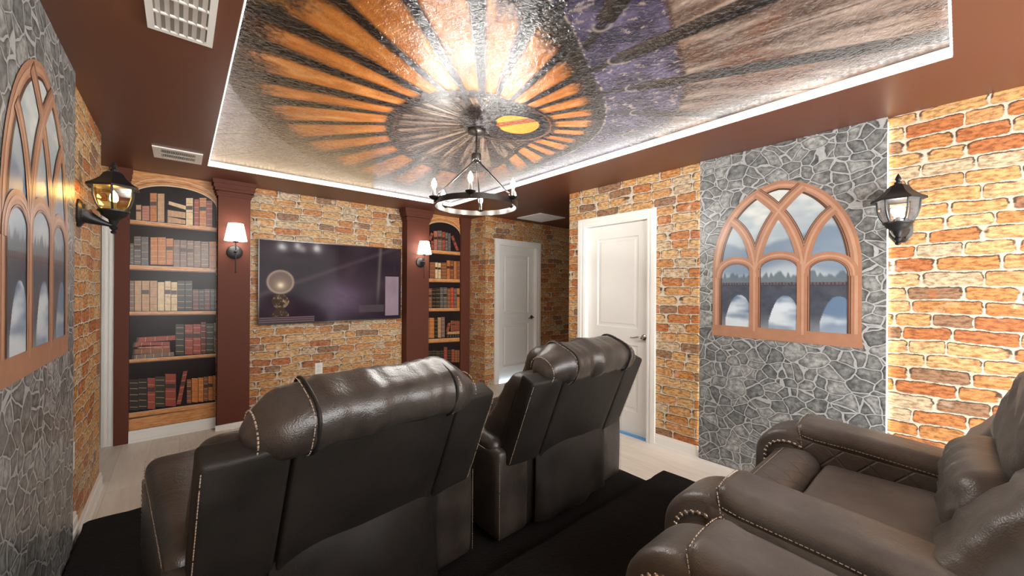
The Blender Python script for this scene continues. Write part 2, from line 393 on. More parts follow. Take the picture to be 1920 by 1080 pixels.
# doors -------------------------------------------------------------
def casing(mb, fn, a0, a1, top, w=.075, t=.022, depth=.10):
    """door frame on a wall plane: fn(a, out, z); opening from a0 to a1"""
    def bx(u0, u1, o0, o1, z0, z1):
        mb.add([fn(u, o, z) for u in (u0, u1) for o in (o0, o1) for z in (z0, z1)],
               [(0, 1, 3, 2), (4, 6, 7, 5), (0, 4, 5, 1), (2, 3, 7, 6), (0, 2, 6, 4), (1, 5, 7, 3)])
    for s, x in ((-1, a0), (1, a1)):
        o = x+s*w
        bx(min(x, o), max(x, o), 0, t*.6, 0, top+w)
        o2 = o+s*.0006; bx(min(x+s*w*.45, o2), max(x+s*w*.45, o2), .0003, t, .0003, top+w+.0006)
        x2 = x-s*.0006; bx(min(x2, x+s*w*.16), max(x2, x+s*w*.16), .0003, t*.8, .0003, top+w*.16)
        bx(min(x-s*.012, x), max(x-s*.012, x), -depth, t*.5, 0, top)
    bx(a0, a1, .0006, t*.59, top, top+w); bx(a0-w*.44, a1+w*.44, .0012, t*.985, top+w*.45, top+w*1.005); bx(a0, a1, .0018, t*.8, top+.0004, top+w*.16)
    bx(a0+.012, a1-.012, -depth+.001, t*.48, top-.012, top-.0005)
def panel_door(mb, fn, a0, a1, top, z0=.004, o=-.045):
    def quad(u0, u1, zz0, zz1, oo): mb.add([fn(u0, oo, zz0), fn(u1, oo, zz0), fn(u1, oo, zz1), fn(u0, oo, zz1)], [(0, 1, 2, 3)])
    def ring(A, B, oa, ob):
        pa = [(A[0], A[2]), (A[1], A[2]), (A[1], A[3]), (A[0], A[3])]; pb = [(B[0], B[2]), (B[1], B[2]), (B[1], B[3]), (B[0], B[3])]
        mb.add([fn(u, oa, z) for u, z in pa]+[fn(u, ob, z) for u, z in pb], [(i, (i+1) % 4, 4+(i+1) % 4, 4+i) for i in range(4)])
    m = .125; cells = [(a0+m, a1-m, .22, .86), (a0+m, a1-m, 1.02, top-.13)]
    us = [a0, a0+m, a1-m, a1]; zs = [z0, .22, .86, 1.02, top-.13, top]
    for i in range(3):
        for j in range(5):
            if i == 1 and j in (1, 3): continue
            quad(us[i], us[i+1], zs[j], zs[j+1], o)
    for c in cells:
        prev = c; po = o
        for dd, oo in ((.012, o-.010), (.03, o-.010), (.045, o-.003)):
            nx = (c[0]+dd, c[1]-dd, c[2]+dd, c[3]-dd); ring(prev, nx, po, oo); prev, po = nx, oo
        quad(*prev, po)
    mb.add([fn(u, q, z) for u in (a0, a1) for q in (o, o-.035) for z in (z0, top)], [(4, 6, 7, 5), (0, 1, 3, 2), (1, 5, 7, 3), (0, 2, 6, 4), (2, 3, 7, 6)])
def lever(mb, fn, a, z, d, o=-.045):
    """rosette and lever pointing along sign d"""
    n = 20
    for r0, o0, r1, o1 in ((.031, 0, .031, .006), (.031, .006, .024, .012), (.011, .006, .010, .05)):
        A = [fn(a+r0*math.cos(2*PI*k/n), o+o0, z+r0*math.sin(2*PI*k/n)) for k in range(n)]; B = [fn(a+r1*math.cos(2*PI*k/n), o+o1, z+r1*math.sin(2*PI*k/n)) for k in range(n)]
        mb.add(A+B, [(k, (k+1) % n, n+(k+1) % n, n+k) for k in range(n)]+[tuple(range(n, 2*n))])
    P = [fn(a+d*t*.115, o+.05+.006*math.sin(t*3), z+.006*math.sin(t*5.5)) for t in [i/10 for i in range(11)]]
    mb.tube(P, [.010-.004*i/10 for i in range(11)], 10)
DC = 'white painted door standing closed'
def door(name, fn, a0, a1, top, hinge, label, handle_a, hd, hmat=M_chrome):
    r = bpy.data.objects.new(name, None); C.objects.link(r); r['kind'] = 'structure'; r['label'] = label
    m = MB(); casing(m, fn, a0, a1, top); obj('door_frame', m, M_white, r)
    m = MB(); panel_door(m, fn, a0+.006, a1-.006, top-.014); obj('door_leaf', m, M_door, r)
    m = MB(); lever(m, fn, handle_a, .945, hd); obj('door_handle', m, hmat, r, True)
    return r
fr = lambda a, o, z: (XR-o, a, z)
fb = lambda a, o, z: (a, YD-o, z)
fl = lambda a, o, z: (a, YB-o, z)
# wall openings are cut by setting the leaf into the thickness of the wall
d1 = door('door_1', fr, 1.86, 2.595, 2.055, 0, 'white two panel door in the right brick wall beside the stone panel', 1.925, 1)
d2 = door('door_2', fb, 3.545, 4.325, 2.055, 0, 'white two panel door at the far end of the room beyond the right bookcase print', 4.26, -1, M_darknk)
d3 = door('door_3', fl, -1.30, -.505, 2.055, 0, 'white door at the far left beside the left bookcase print', -.56, -1)
def cut(wname, x0, x1, y0, y1, z0, z1):
    """cut a rectangular doorway out of the wall mesh"""
    o = bpy.data.objects[wname]; m = MB(); m.box(x0, x1, y0, y1, z0, z1)
    me = bpy.data.meshes.new('c'); me.from_pydata(m.v, [], m.f); c = bpy.data.objects.new('c', me); C.objects.link(c)
    bm = bmesh.new(); bm.from_mesh(me); bmesh.ops.recalc_face_normals(bm, faces=bm.faces); bm.to_mesh(me); bm.free()
    md = o.modifiers.new('b', 'BOOLEAN'); md.operation = 'DIFFERENCE'; md.object = c; md.solver = 'EXACT'
    dg = bpy.context.evaluated_depsgraph_get(); nm = bpy.data.meshes.new_from_object(o.evaluated_get(dg))
    mats = list(o.data.materials); o.modifiers.clear(); o.data = nm
    nm.materials.clear(); [nm.materials.append(q) for q in mats]; nm.polygons.foreach_set('material_index', [0]*len(nm.polygons))
    bpy.data.objects.remove(c)
cut('wall_right', XR-.05, XR+.2, 1.86, 2.595, -.01, 2.055)
cut('wall_hall', 3.545, 4.325, YD-.05, YD+.2, -.01, 2.055)
cut('wall_back', -1.30, -.505, YB-.05, YB+.2, -.01, 2.055)
m = MB(); m.box(3.56, 4.31, YD+.075, YD+.08, .0, .02); obj('light_under_door', m, M_lowlight, d2)
m = MB(); m.box(3.56, 4.31, YD-.01, YD+.04, .0005, .003); obj('blue_door_strip', m, M_lowlight, d2)  # glowing strip for daylight spilling under the door, not tape
m = MB(); m.box(XR+.002, XR+.04, 1.875, 2.58, .0005, .012); obj('blue_door_strip', m, M_tape, d1)['label'] = 'blue tape along the door bottom'

# columns -------------------------------------------------------------
def column(x0, x1, yf, label, crown=True):
    t = thing('column', label, 'column', ((x0+x1)/2, yf, 0)); hw = (x1-x0)/2
    m = MB(); m.box(-hw, hw, 0, YB-yf, 0, HS); obj('shaft', m, M_column, t)
    m = MB()
    for (e, z0, z1) in ((.010, 2.285, 2.305), (.018, 2.305, 2.325), (.026, 2.335, 2.36), (.036, 2.36, 2.40), (.046, 2.40, HS-.001)):
        ee = e if crown else e*.4
        m.box(-hw-ee, hw+ee, -ee, max(.01, YB-yf-.005), z0, z1)
    obj('crown_moulding', m, M_column, t); return t
column(.275, .535, YC, 'wide brown painted column between the left bookcase print and the television')
column(2.235, 2.555, YC, 'wide brown painted column between the television and the right bookcase print')
column(-.440, -.345, YB-.04, 'narrow brown pilaster at the left edge of the left bookcase print', False)
column(3.14, 3.30, YB-.04, 'narrow brown pilaster at the right edge of the right bookcase print', False)

# ceiling print ----------------------------------------------------------
def vnoise(x, y, seed=0):
    xi = np.floor(x).astype(int); yi = np.floor(y).astype(int); fx = x-xi; fy = y-yi; fx = fx*fx*(3-2*fx); fy = fy*fy*(3-2*fy)
    def h(a, b):
        n = (a*374761393+b*668265263+seed*974711) & 0x7fffffff; n = ((n ^ (n >> 13))*1274126177) & 0x7fffffff
        return ((n ^ (n >> 16)) & 0xffff)/65535.
    return (h(xi, yi)*(1-fx)+h(xi+1, yi)*fx)*(1-fy)+(h(xi, yi+1)*(1-fx)+h(xi+1, yi+1)*fx)*fy
def fbm(x, y, o=4, seed=0):
    s = 0; a = .5; t = 0
    for i in range(o): s = s+a*vnoise(x*2**i, y*2**i, seed+i*17); t += a; a *= .55
    return s/t
def sst(a, b, x): t = np.clip((x-a)/(b-a), 0, 1); return t*t*(3-2*t)
def lerp(a, b, t): return a+(np.asarray(b)-a)*t[..., None]
def grid_print(name, nu, nv, fn, colf, mat, parent=None):
    """a flat printed sheet: fn(s, t) -> 3D (vectorised), colf(s, t) -> colours"""
    s, t = np.meshgrid(np.linspace(0, 1, nu), np.linspace(0, 1, nv), indexing='ij')
    P = fn(s, t).reshape(-1, 3)
    i, j = np.meshgrid(np.arange(nu-1), np.arange(nv-1), indexing='ij'); a = (i*nv+j).ravel()
    q = np.stack([a, a+nv, a+nv+1, a+1], 1)
    me = bpy.data.meshes.new(name); me.from_pydata(P.tolist(), [], q.tolist())
    at_ = me.color_attributes.new('print', 'FLOAT_COLOR', 'POINT')
    c = np.ones((nu*nv, 4)); c[:, :3] = np.clip(colf(s, t), 0, 1).reshape(-1, 3); at_.data.foreach_set('color', c.ravel())
    me.materials.append(mat); me.update()
    o = bpy.data.objects.new(name, me); C.objects.link(o)
    if parent: o.parent = parent
    return o
def stair(s, t):
    """artwork: a wooden spiral stair seen from below"""
    X = TX0+s*(TX1-TX0); Y = TY0+t*(TY1-TY0)
    ox, oy = 1.55, 2.10
    dx, dy = X-ox, Y-oy; R = np.hypot(dx, dy); A = np.arctan2(dy, dx)
    def curve(pts):
        a = np.array([math.atan2(q-oy, p-ox) for p, q in pts]); r = np.array([math.hypot(p-ox, q-oy) for p, q in pts])
        k = np.argsort(a); a, r = a[k], r[k]; a = np.r_[a-2*PI, a, a+2*PI]; r = np.r_[r, r, r]
        out = np.interp(A, a, r)
        for d in (.08, -.08, .16, -.16): out = out+np.interp(A+d, a, r)
        return out/5
    k1 = curve([(1.13, 1.92), (1.04, 2.15), (1.06, 2.45), (1.18, 2.68), (1.31, 2.86), (1.75, 3.11), (2.15, 3.05), (2.10, 2.6), (1.98, 2.3), (1.88, 1.99), (1.75, 1.80), (1.47, 1.76), (1.25, 1.80)])
    k2 = curve([(.62, 1.05), (1.08, 1.04), (1.51, 1.24), (1.89, 1.40), (2.24, 1.74), (2.34, 2.02), (2.36, 2.35), (2.45, 2.9), (2.5, 3.5), (2.3, 3.95), (1.9, 3.98), (1.3, 3.86), (.71, 3.45), (.43, 3.05), (.22, 2.6), (.14, 2.33), (.12, 1.8), (.28, 1.35)])
    k3 = curve([(1.0, .62), (1.40, .76), (1.77, .88), (2.15, 1.01), (2.33, 1.17), (2.50, 1.35), (2.75, 1.9), (2.8, 3), (2.6, 4.3), (1.5, 4.6), (.3, 4.2), (-.3, 3), (-.3, 2), (-.1, 1.2), (.5, .7)])
    u = A/(2*PI)
    grain = fbm(A*26, R*3.2, 4, 3); fine = fbm(X*70, Y*70, 3, 9); big = fbm(X*3, Y*3, 3, 5)
    along = fbm(R*9, A*22, 4, 21)
    col = np.zeros(X.shape+(3,))
    # outermost: weathered pale boards
    wood = lerp(np.array([.16, .10, .075]), [.62, .50, .42], sst(.30, .70, grain)*.8+.2*fine)
    wood = lerp(wood, [.30, .14, .07], sst(.55, .75, big)*.6)
    lil = lerp(np.array([.34, .29, .33]), [.52, .48, .50], fine)
    leftish = sst(.2, -.5, dx-.3*dy+.3)
    col = lerp(wood, lil*.75, leftish*1.0)
    seam = np.abs(((u*34+.3) % 1)-.5); col = lerp(col, [.05, .03, .025], (1-sst(.0, .03, .5-seam))*.8)
    # purple painted band
    pur = lerp(np.array([.070, .058, .115]), [.24, .205, .33], sst(.25, .8, fbm(X*9, Y*9, 4, 31)))
    scr = sst(.66, .74, fbm(X*40+Y*13, Y*30, 3, 41)); pur = lerp(pur, [.55, .46, .42], scr*.8)
    inb = sst(k3+.012, k3-.004, R); col = lerp(col, pur, inb*(1-leftish*.9))
    rim = np.exp(-((R-k3)/.012)**2); col = lerp(col, [.16, .085, .05], rim*.8*(1-leftish))
    # fan of orange treads
    nbl = 28; ph = (u*nbl+.22*(fbm(A*2, A*0+3, 2, 2)-.5)) % 1
    prof = np.sin(PI*np.clip(ph, 0, 1))**.6
    lit = np.clip(prof*1.8-.78+.5*(vnoise(np.floor(u*nbl), 0*u, 4)-.5)+.55*(grain-.5), 0, 1)
    fan = lerp(np.array([.022, .012, .008]), [.74, .31, .07], sst(.10, .75, lit))
    fan = lerp(fan, [.78, .42, .16], sst(.62, .95, lit)*sst(.35, .75, along)*.7)
    fan = fan*(.70+.55*along)[..., None]
    rr = (R-k1)/np.maximum(k2-k1, .05)
    dark = sst(.58+.24*grain, .90, rr+.14*(fine-.5)); fan = lerp(fan, [.020, .014, .012], dark*.96)
    fan = lerp(fan, [.03, .018, .012], (1-sst(.0, .10, rr))*.9)
    low = sst(.35, .9, dx)*sst(.25, .7, dy); fan = lerp(fan, [.40, .28, .21], low*.8)
    inf = sst(k2+.012, k2-.004, R); col = lerp(col, fan, inf)
    rim = np.exp(-((R-k2)/.016)**2)*(1-leftish*.6); col = lerp(col, [.035, .022, .018], rim*.95)
    rim = np.exp(-((R-k2-.02)/.008)**2)*(1-leftish)*sst(.4, .6, fine); col = lerp(col, [.6, .5, .4], rim*.8)
    # inner grey treads
    ph2 = (u*27+.6*(R-k1)) % 1
    tr = lerp(np.array([.05, .034, .027]), [.34, .25, .19], sst(.15, .6, ph2)*(.15+1.1*sst(.3,.75,grain)))
    ink = sst(k1+.008, k1-.008, R); col = lerp(col, tr, ink)
    rail = np.exp(-((R-k1)/.042)**4); col = lerp(col, [.022, .011, .008], rail*.97)
    rail = np.exp(-((R-k1+.012)/.006)**2)*sst(-.2, .5, np.sin(A*1.0+.3)); col = lerp(col, [.42, .22, .12], rail*.6)
    # dark well and the lit opening
    ex, ey = 1.66, 1.98; e = np.hypot((X-ex)/.34, (Y-ey)/.29)
    col = lerp(col, [.025, .014, .012], sst(1.12, .92, e+.08*(grain-.5)))
    col = lerp(col, [.40, .19, .09], np.exp(-((e-.90)/.03)**2)*sst(-.2, .4, (X-ex))*.9)
    e2 = np.hypot((X-1.71)/.150, (Y-1.94)/.125)*(1+.05*np.sin(A*9))
    op = lerp(np.array([.85, .36, .05]), [1.0, .52, .12], big)
    beam = np.abs((X-1.70)*.8+(Y-1.95)*.45+.035) < .030
    op = np.where(beam[..., None], np.array([.40, .14, .03]), op)
    col = lerp(col, op, sst(1.05, .98, e2))
    # dark iron balusters radiating over the outer boards with pale sockets
    for (x0, y0, x1, y1, w0) in ((1.32, .97, .98, .30, .042), (1.58, 1.07, 1.72, .03, .046), (1.87, 1.16, 2.42, .16, .042), (2.15, 1.31, 2.62, .95, .034), (2.41, 1.54, 2.62, 1.44, .022),
                                 (1.05, .93, .45, .10, .03), (.8, .95, .2, .35, .03)):
        L = math.hypot(x1-x0, y1-y0); ex_, ey_ = (x1-x0)/L, (y1-y0)/L
        a = (X-x0)*ex_+(Y-y0)*ey_; b = (X-x0)*-ey_+(Y-y0)*ex_
        wd = w0*(1+.3*a); body = sst(wd+.005, wd-.005, np.abs(b))*sst(0, .02, a)
        rod = lerp(np.array([.018, .012, .010]), [.12, .085, .065], sst(.5, -.6, b/wd)*.7*(.5+fine))
        col = lerp(col, rod, body)
        tail = sst(.030, .012, np.abs(b+.0))*sst(-.20, -.16, a)*sst(.02, 0, a); col = lerp(col, [.02, .016, .018], tail*.9)
        sock = np.hypot(a/.050, b/.042); col = lerp(col, [.50, .44, .40], np.exp(-((sock-.95)/.16)**2)*sst(.25, -.6, a/.05-b/.1)*.9)
    yel = sst(.15, .04, np.hypot((X-.20)/1.0, (Y-1.60)/1.5)+.03*grain); col = lerp(col, [.95, .62, .14], yel*.95)
    return np.clip(col, 0, 1)**1.3*.56*(.82+.36*fine)[..., None]
mur = grid_print('ceiling_mural', 420, 724, lambda s, t: np.stack([TX0+s*(TX1-TX0), TY0+t*(TY1-TY0), HT+0*s], -1), stair, M_mural)
tag(mur, 'glossy ceiling print of a spiral wooden staircase seen from below', 'ceiling mural')

m = MB()
for a_ in ((TX1-.003, TX1-.0005, TY0, TY1), (TX0+.0005, TX0+.003, TY0, TY1), (TX0+.004, TX1-.004, TY1-.003, TY1-.0005), (TX0+.004, TX1-.004, TY0+.0005, TY0+.003)): m.box(*a_, HS+.001, HT-.001)
struct('trim_1', m, M_white)
# led strips round the tray
def led(name, a, b, mat, label):
    m = MB(); m.box(min(a[0], b[0]), max(a[0], b[0]), min(a[1], b[1]), max(a[1], b[1]), HS+.006, HS+.032)
    tag(obj(name, m, mat), label, 'light strip', 'led strips round the ceiling tray')
led('led_strip', (TX1-.008, TY0+.01), (TX1, TY1-.01), M_ly, 'white led strip glowing along the right edge of the ceiling print')
led('led_strip', (1.62, TY1-.008), (TX1-.01, TY1), M_lx, 'white led strip along the far ceiling print edge, right half towards the chandelier')
led('led_strip', (TX0+.01, TY1-.008), (1.61, TY1), M_lw, 'warm yellow led strip along the far ceiling print edge, left half')
led('led_strip', (TX0, TY0+.01), (TX0+.008, TY1-.01), M_ly, 'white led strip along the left edge of the ceiling print')
led('led_strip', (TX0+.01, TY0), (TX1-.01, TY0+.008), M_lx, 'white led strip along the near edge of the ceiling print')

# stone panels with gothic window prints ----------------------------------
def scenery(s, t):
    """artwork: misty valley with a stone railway viaduct; s across, t up"""
    hz = fbm(s*3, t*5, 4, 3); c = lerp(np.array([.30, .36, .40])+0*s[..., None], [.62, .64, .60], sst(.35, .7, fbm(s*2.5, t*6, 4, 8)))
    m1 = .60+.06*np.sin(s*5+1)+.05*fbm(s*8, s*0, 3, 5)+.05*s; c = lerp(c, [.13, .19, .27], sst(m1+.02, m1-.02, t)*.85)
    m2 = .44+.04*np.sin(s*9+4); c = lerp(c, [.42, .47, .50], sst(m2+.04, m2-.05, t)*.8)
    tree = .400+.055*np.abs(vnoise(s*60, s*0, 3)-.2)*sst(.25, .5, fbm(s*4, s*0+2, 2, 2)); c = lerp(c, [.05, .08, .10], sst(tree+.01, tree-.01, t)*.8)
    br = (t < .500) & (t > .0); deck = sst(.350, .343, t)*sst(.0, .01, t)
    ar = ((s*3.05+.12) % 1)-.5; arch = (np.abs(ar) < .34) & (t < .285-.16*(np.abs(ar)/.34)**2.4)
    brc = lerp(np.array([.028, .036, .055])+0*s[..., None], [.07, .08, .105], fbm(s*20, t*40, 3, 5))
    water = lerp(np.array([.10, .16, .25])+0*s[..., None], [.50, .56, .60], sst(.48, .74, fbm(s*3+7, t*7, 4, 12)+.30*(.5-t*2.2)))
    cc = np.where(arch[..., None], water, brc); c = lerp(c, cc, deck)
    mist = sst(.20, .02, t)*(.25+.6*hz); c = lerp(c, [.46, .51, .55], mist*.75)
    train = (t > .345) & (t < .368) & (s > .05); c = np.where(train[..., None], np.where(((s*46) % 1 < .6)[..., None] & (t > .352)[..., None], np.array([.10, .08, .09]), np.array([.04, .035, .05])), c)
    return c
def gothic(xf, y0, y1, z0, z1, name, label, flip=False):
    """flat print: three lights under a pointed arch; xf(out) -> x of the sheet"""
    t = thing(name, label, 'wall print', (xf(0), (y0+y1)/2, z0), 0, 'arched window prints on the stone panels')
    W = y1-y0; H = z1-z0; sg = -1 if flip else 1
    def P(a, b, o): return Vector((xf(o)-xf(0), sg*(a-.5)*W, b*H))        # a, b in 0..1 of the print
    # the outline: pointed arch springing at b = .47
    def arc(a0, sp, R0, cx, n, b0, b1): ...
    sp = .46
    def half(n=26):
        pts = []
        for i in range(n+1):
            hh = (1-sp)*H; R0 = ((W/2)**2+hh*hh)/W; mx_ = math.asin(min(1, hh/R0)); th = mx_*i/n
            pa = ((R0-R0*math.cos(th))/W, sp+R0*math.sin(th)/H); t9 = PI/2*i/n; pe = (.5-.5*max(0, math.cos(t9))**.85, sp+(1-sp)*math.sin(t9))
            pts.append((.45*pa[0]+.55*pe[0], .45*pa[1]+.55*pe[1]))
        return pts
    L = half(); out = [(0, 0), (0, sp)]+L[1:]; out = [(0, 0)]+L; out += [(1-a, b) for a, b in out[::-1][1:]]
    # view behind the tracery
    def inside(nu, nv):
        pass
    la = np.array([p[0] for p in L]); lb = np.array([p[1] for p in L])
    def pos(s, q):
        top = np.interp(np.minimum(s, 1-s), la, lb); top = np.where(np.minimum(s, 1-s) <= 0, sp, top)
        a, b = s, q*top*.995
        return np.stack([0*s+(xf(.0015)-xf(0)), sg*(a-.5)*W, b*H], -1)
    def colf(s, q):
        top = np.interp(np.minimum(s, 1-s), la, lb); return scenery(s, q*top)
    grid_print('printed_view', 200, 240, pos, colf, M_print, t)
    ribs = MB()
    cnt = [0]
    def rib(pts, w, mats=(2, 0, 1), o=.0025, light=.28, closed=False):
        """ribbon of printed moulding: dark groove, stone face, pale highlight"""
        pts = [Vector((p[0]*W, p[1]*H)) for p in pts]; cnt[0] += 1; o = o+cnt[0]*.00012
        def off(d):
            r = []
            for i, p in enumerate(pts):
                a = pts[max(i-1, 0)]; b = pts[min(i+1, len(pts)-1)]; tt = (b-a).normalized(); n = Vector((-tt.y, tt.x)); r.append(p+n*d)
            return r
        def P3(v, oo): return P(v.x/W, v.y/H, oo)
        for (d0, d1, mt, oo) in ((-w*.5, w*.5, 2, o), (-w*.5, w*.30, 0, o+.0009), (-w*.16, w*.04, 1, o+.0016), (w*.36, w*.43, 0, o+.0012)):
            A = [P3(v, oo) for v in off(d0)]; B = [P3(v, oo) for v in off(d1)]
            ribs.strip(A, B, mt)
    def bez(p0, p1, p2, n=18):
        return [((1-k)**2*p0[0]+2*(1-k)*k*p1[0]+k*k*p2[0], (1-k)**2*p0[1]+2*(1-k)*k*p1[1]+k*k*p2[1]) for k in [i/n for i in range(n+1)]]
    fw = .072
    # outer frame
    inner = [(a*(1-fw*2.0/1)+fw, b*(1-fw*.62)) for a, b in out]
    ring = MB()
    n = len(out)
    ring.strip([P(a, b, .0022) for a, b in out], [P(a*(1-2*fw)+fw, b*(1-fw*.75)+0.0, .0022) for a, b in out], 0)
    ring.strip([P(a*(1-2*.020)+.020, b*(1-.020), .0030) for a, b in out], [P(a*(1-2*.040)+.040, b*(1-.036), .0030) for a, b in out], 1)
    ring.strip([P(a*(1-2*.058)+.058, b*(1-.047), .0030) for a, b in out], [P(a*(1-2*.064)+.064, b*(1-.052), .0030) for a, b in out], 2)
    ring.strip([P(a*(1-2*fw*.95)+fw*.95, b*(1-fw*.70), .0030) for a, b in out], [P(a*(1-2*(fw+.006))+fw+.006, b*(1-fw*.80), .0030) for a, b in out], 2)
    ring.add([P(-.01, 0, .0034), P(1.01, 0, .0034), P(1.0, .075, .0034), P(0, .075, .0034)], [(0, 1, 2, 3)], 0)
    obj('printed_outer_arch', ring, [M_copper, M_copperL, M_copperD], t)
    # mullions and lights
    m1, m2 = .335, .665
    for mm in (m1, m2): rib([(mm, .05), (mm, .30), (mm, sp+.02)], .074)
    def light(a0, a1, zb, h): return [(a0+(a1-a0)*(.5-.5*math.cos(PI*i/20)), zb+h*max(0,math.sin(PI*i/20))**.85) for i in range(21)]
    rib(light(.045, m1, .40, .115)[::-1], .058); rib(light(m1, m2, .42, .115)[::-1], .058); rib(light(m2, .955, .40, .115)[::-1], .058)
    rib(bez((m1, sp), (.37, .76), (.655, .945)), .072); rib(bez((m2, sp), (.63, .76), (.345, .945))[::-1], .072)
    rib(bez((m1, sp), (.31, .69), (.155, .785))[::-1], .066); rib(bez((m2, sp), (.69, .69), (.845, .785)), .066)
    obj('printed_tracery', ribs, [M_copper, M_copperL, M_copperD], t)
    return t
def stone_panel(x0, x1, y0, y1, label, lit):
    t = thing('stone_panel', label, 'wall panel', ((x0+x1)/2, (y0+y1)/2, .03)); hx = (x1-x0)/2; hy = (y1-y0)/2
    m = MB(); m.box(-hx, hx, -hy, hy, 0, HS-.03-.001); obj('panel_board', m, M_stone, t)
    if lit:
        for s in (-1, 1):
            m = MB(); m.box(hx*.0, hx-.004, s*(hy-.001), s*(hy+.004), .02, HS-.06) if s > 0 else m.box(0, hx-.004, -hy-.004, -hy+.001, .02, HS-.06)
            obj('edge_light', m, M_side, t)
    return t
stone_panel(XR-.030, XR-.002, .29, 1.39, 'tall grey stone patterned panel between the right door and the black lantern', True)
stone_panel(XL+.002, XL+.024, 1.74, 2.84, 'tall grey stone patterned panel on the left wall near the amber lantern', False)
gothic(lambda o: XR-.0305-o, .40, 1.285, 1.035, 2.17, 'window_print', 'brown gothic window print with misty bridge view on the right wall stone panel')
gothic(lambda o: XL+.0245+o, 1.79, 2.675, 1.09, 2.215, 'window_print', 'brown gothic window print seen edge on, on the left wall stone panel', True)

# bookcase prints ----------------------------------------------------------
BK = {}
def bookmat(col):
    k = tuple(round(c, 3) for c in col)
    if k not in BK:
        g = N('printed_book_%d' % (len(BK)+1)); p = g.obj(); z = g.xyz(g.pos())[2]
        f = g.noise(g.vmath('MULTIPLY', g.pos(), (1, 1, .5)), 45, 4, .65)
        g.out(g.mix(f, tuple(c*.55 for c in k), tuple(min(1, c*1.5) for c in k)), .3); BK[k] = g.m
    return BK[k]
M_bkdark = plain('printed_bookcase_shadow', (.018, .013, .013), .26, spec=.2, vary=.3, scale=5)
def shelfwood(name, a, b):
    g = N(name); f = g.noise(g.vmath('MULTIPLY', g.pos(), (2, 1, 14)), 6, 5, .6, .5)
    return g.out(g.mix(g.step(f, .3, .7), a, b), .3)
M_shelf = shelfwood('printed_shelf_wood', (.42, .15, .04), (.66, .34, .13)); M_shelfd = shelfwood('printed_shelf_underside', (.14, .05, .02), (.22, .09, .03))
M_gold = plain('printed_gilt', (.55, .36, .18), .35); M_label = plain('printed_dark_label', (.05, .025, .018), .3); M_cream = plain('printed_page_edge', (.62, .50, .36), .4)
TAN, CRM, RED, DRD, ORG, BRN, GRY, BLK, GRN, GBR, PNK = ((.42, .24, .12), (.58, .42, .24), (.26, .050, .030), (.10, .022, .016), (.42, .15, .04), (.20, .075, .03), (.10, .095, .09), (.018, .014, .012), (.025, .025, .014), (.17, .11, .085), (.36, .13, .09))
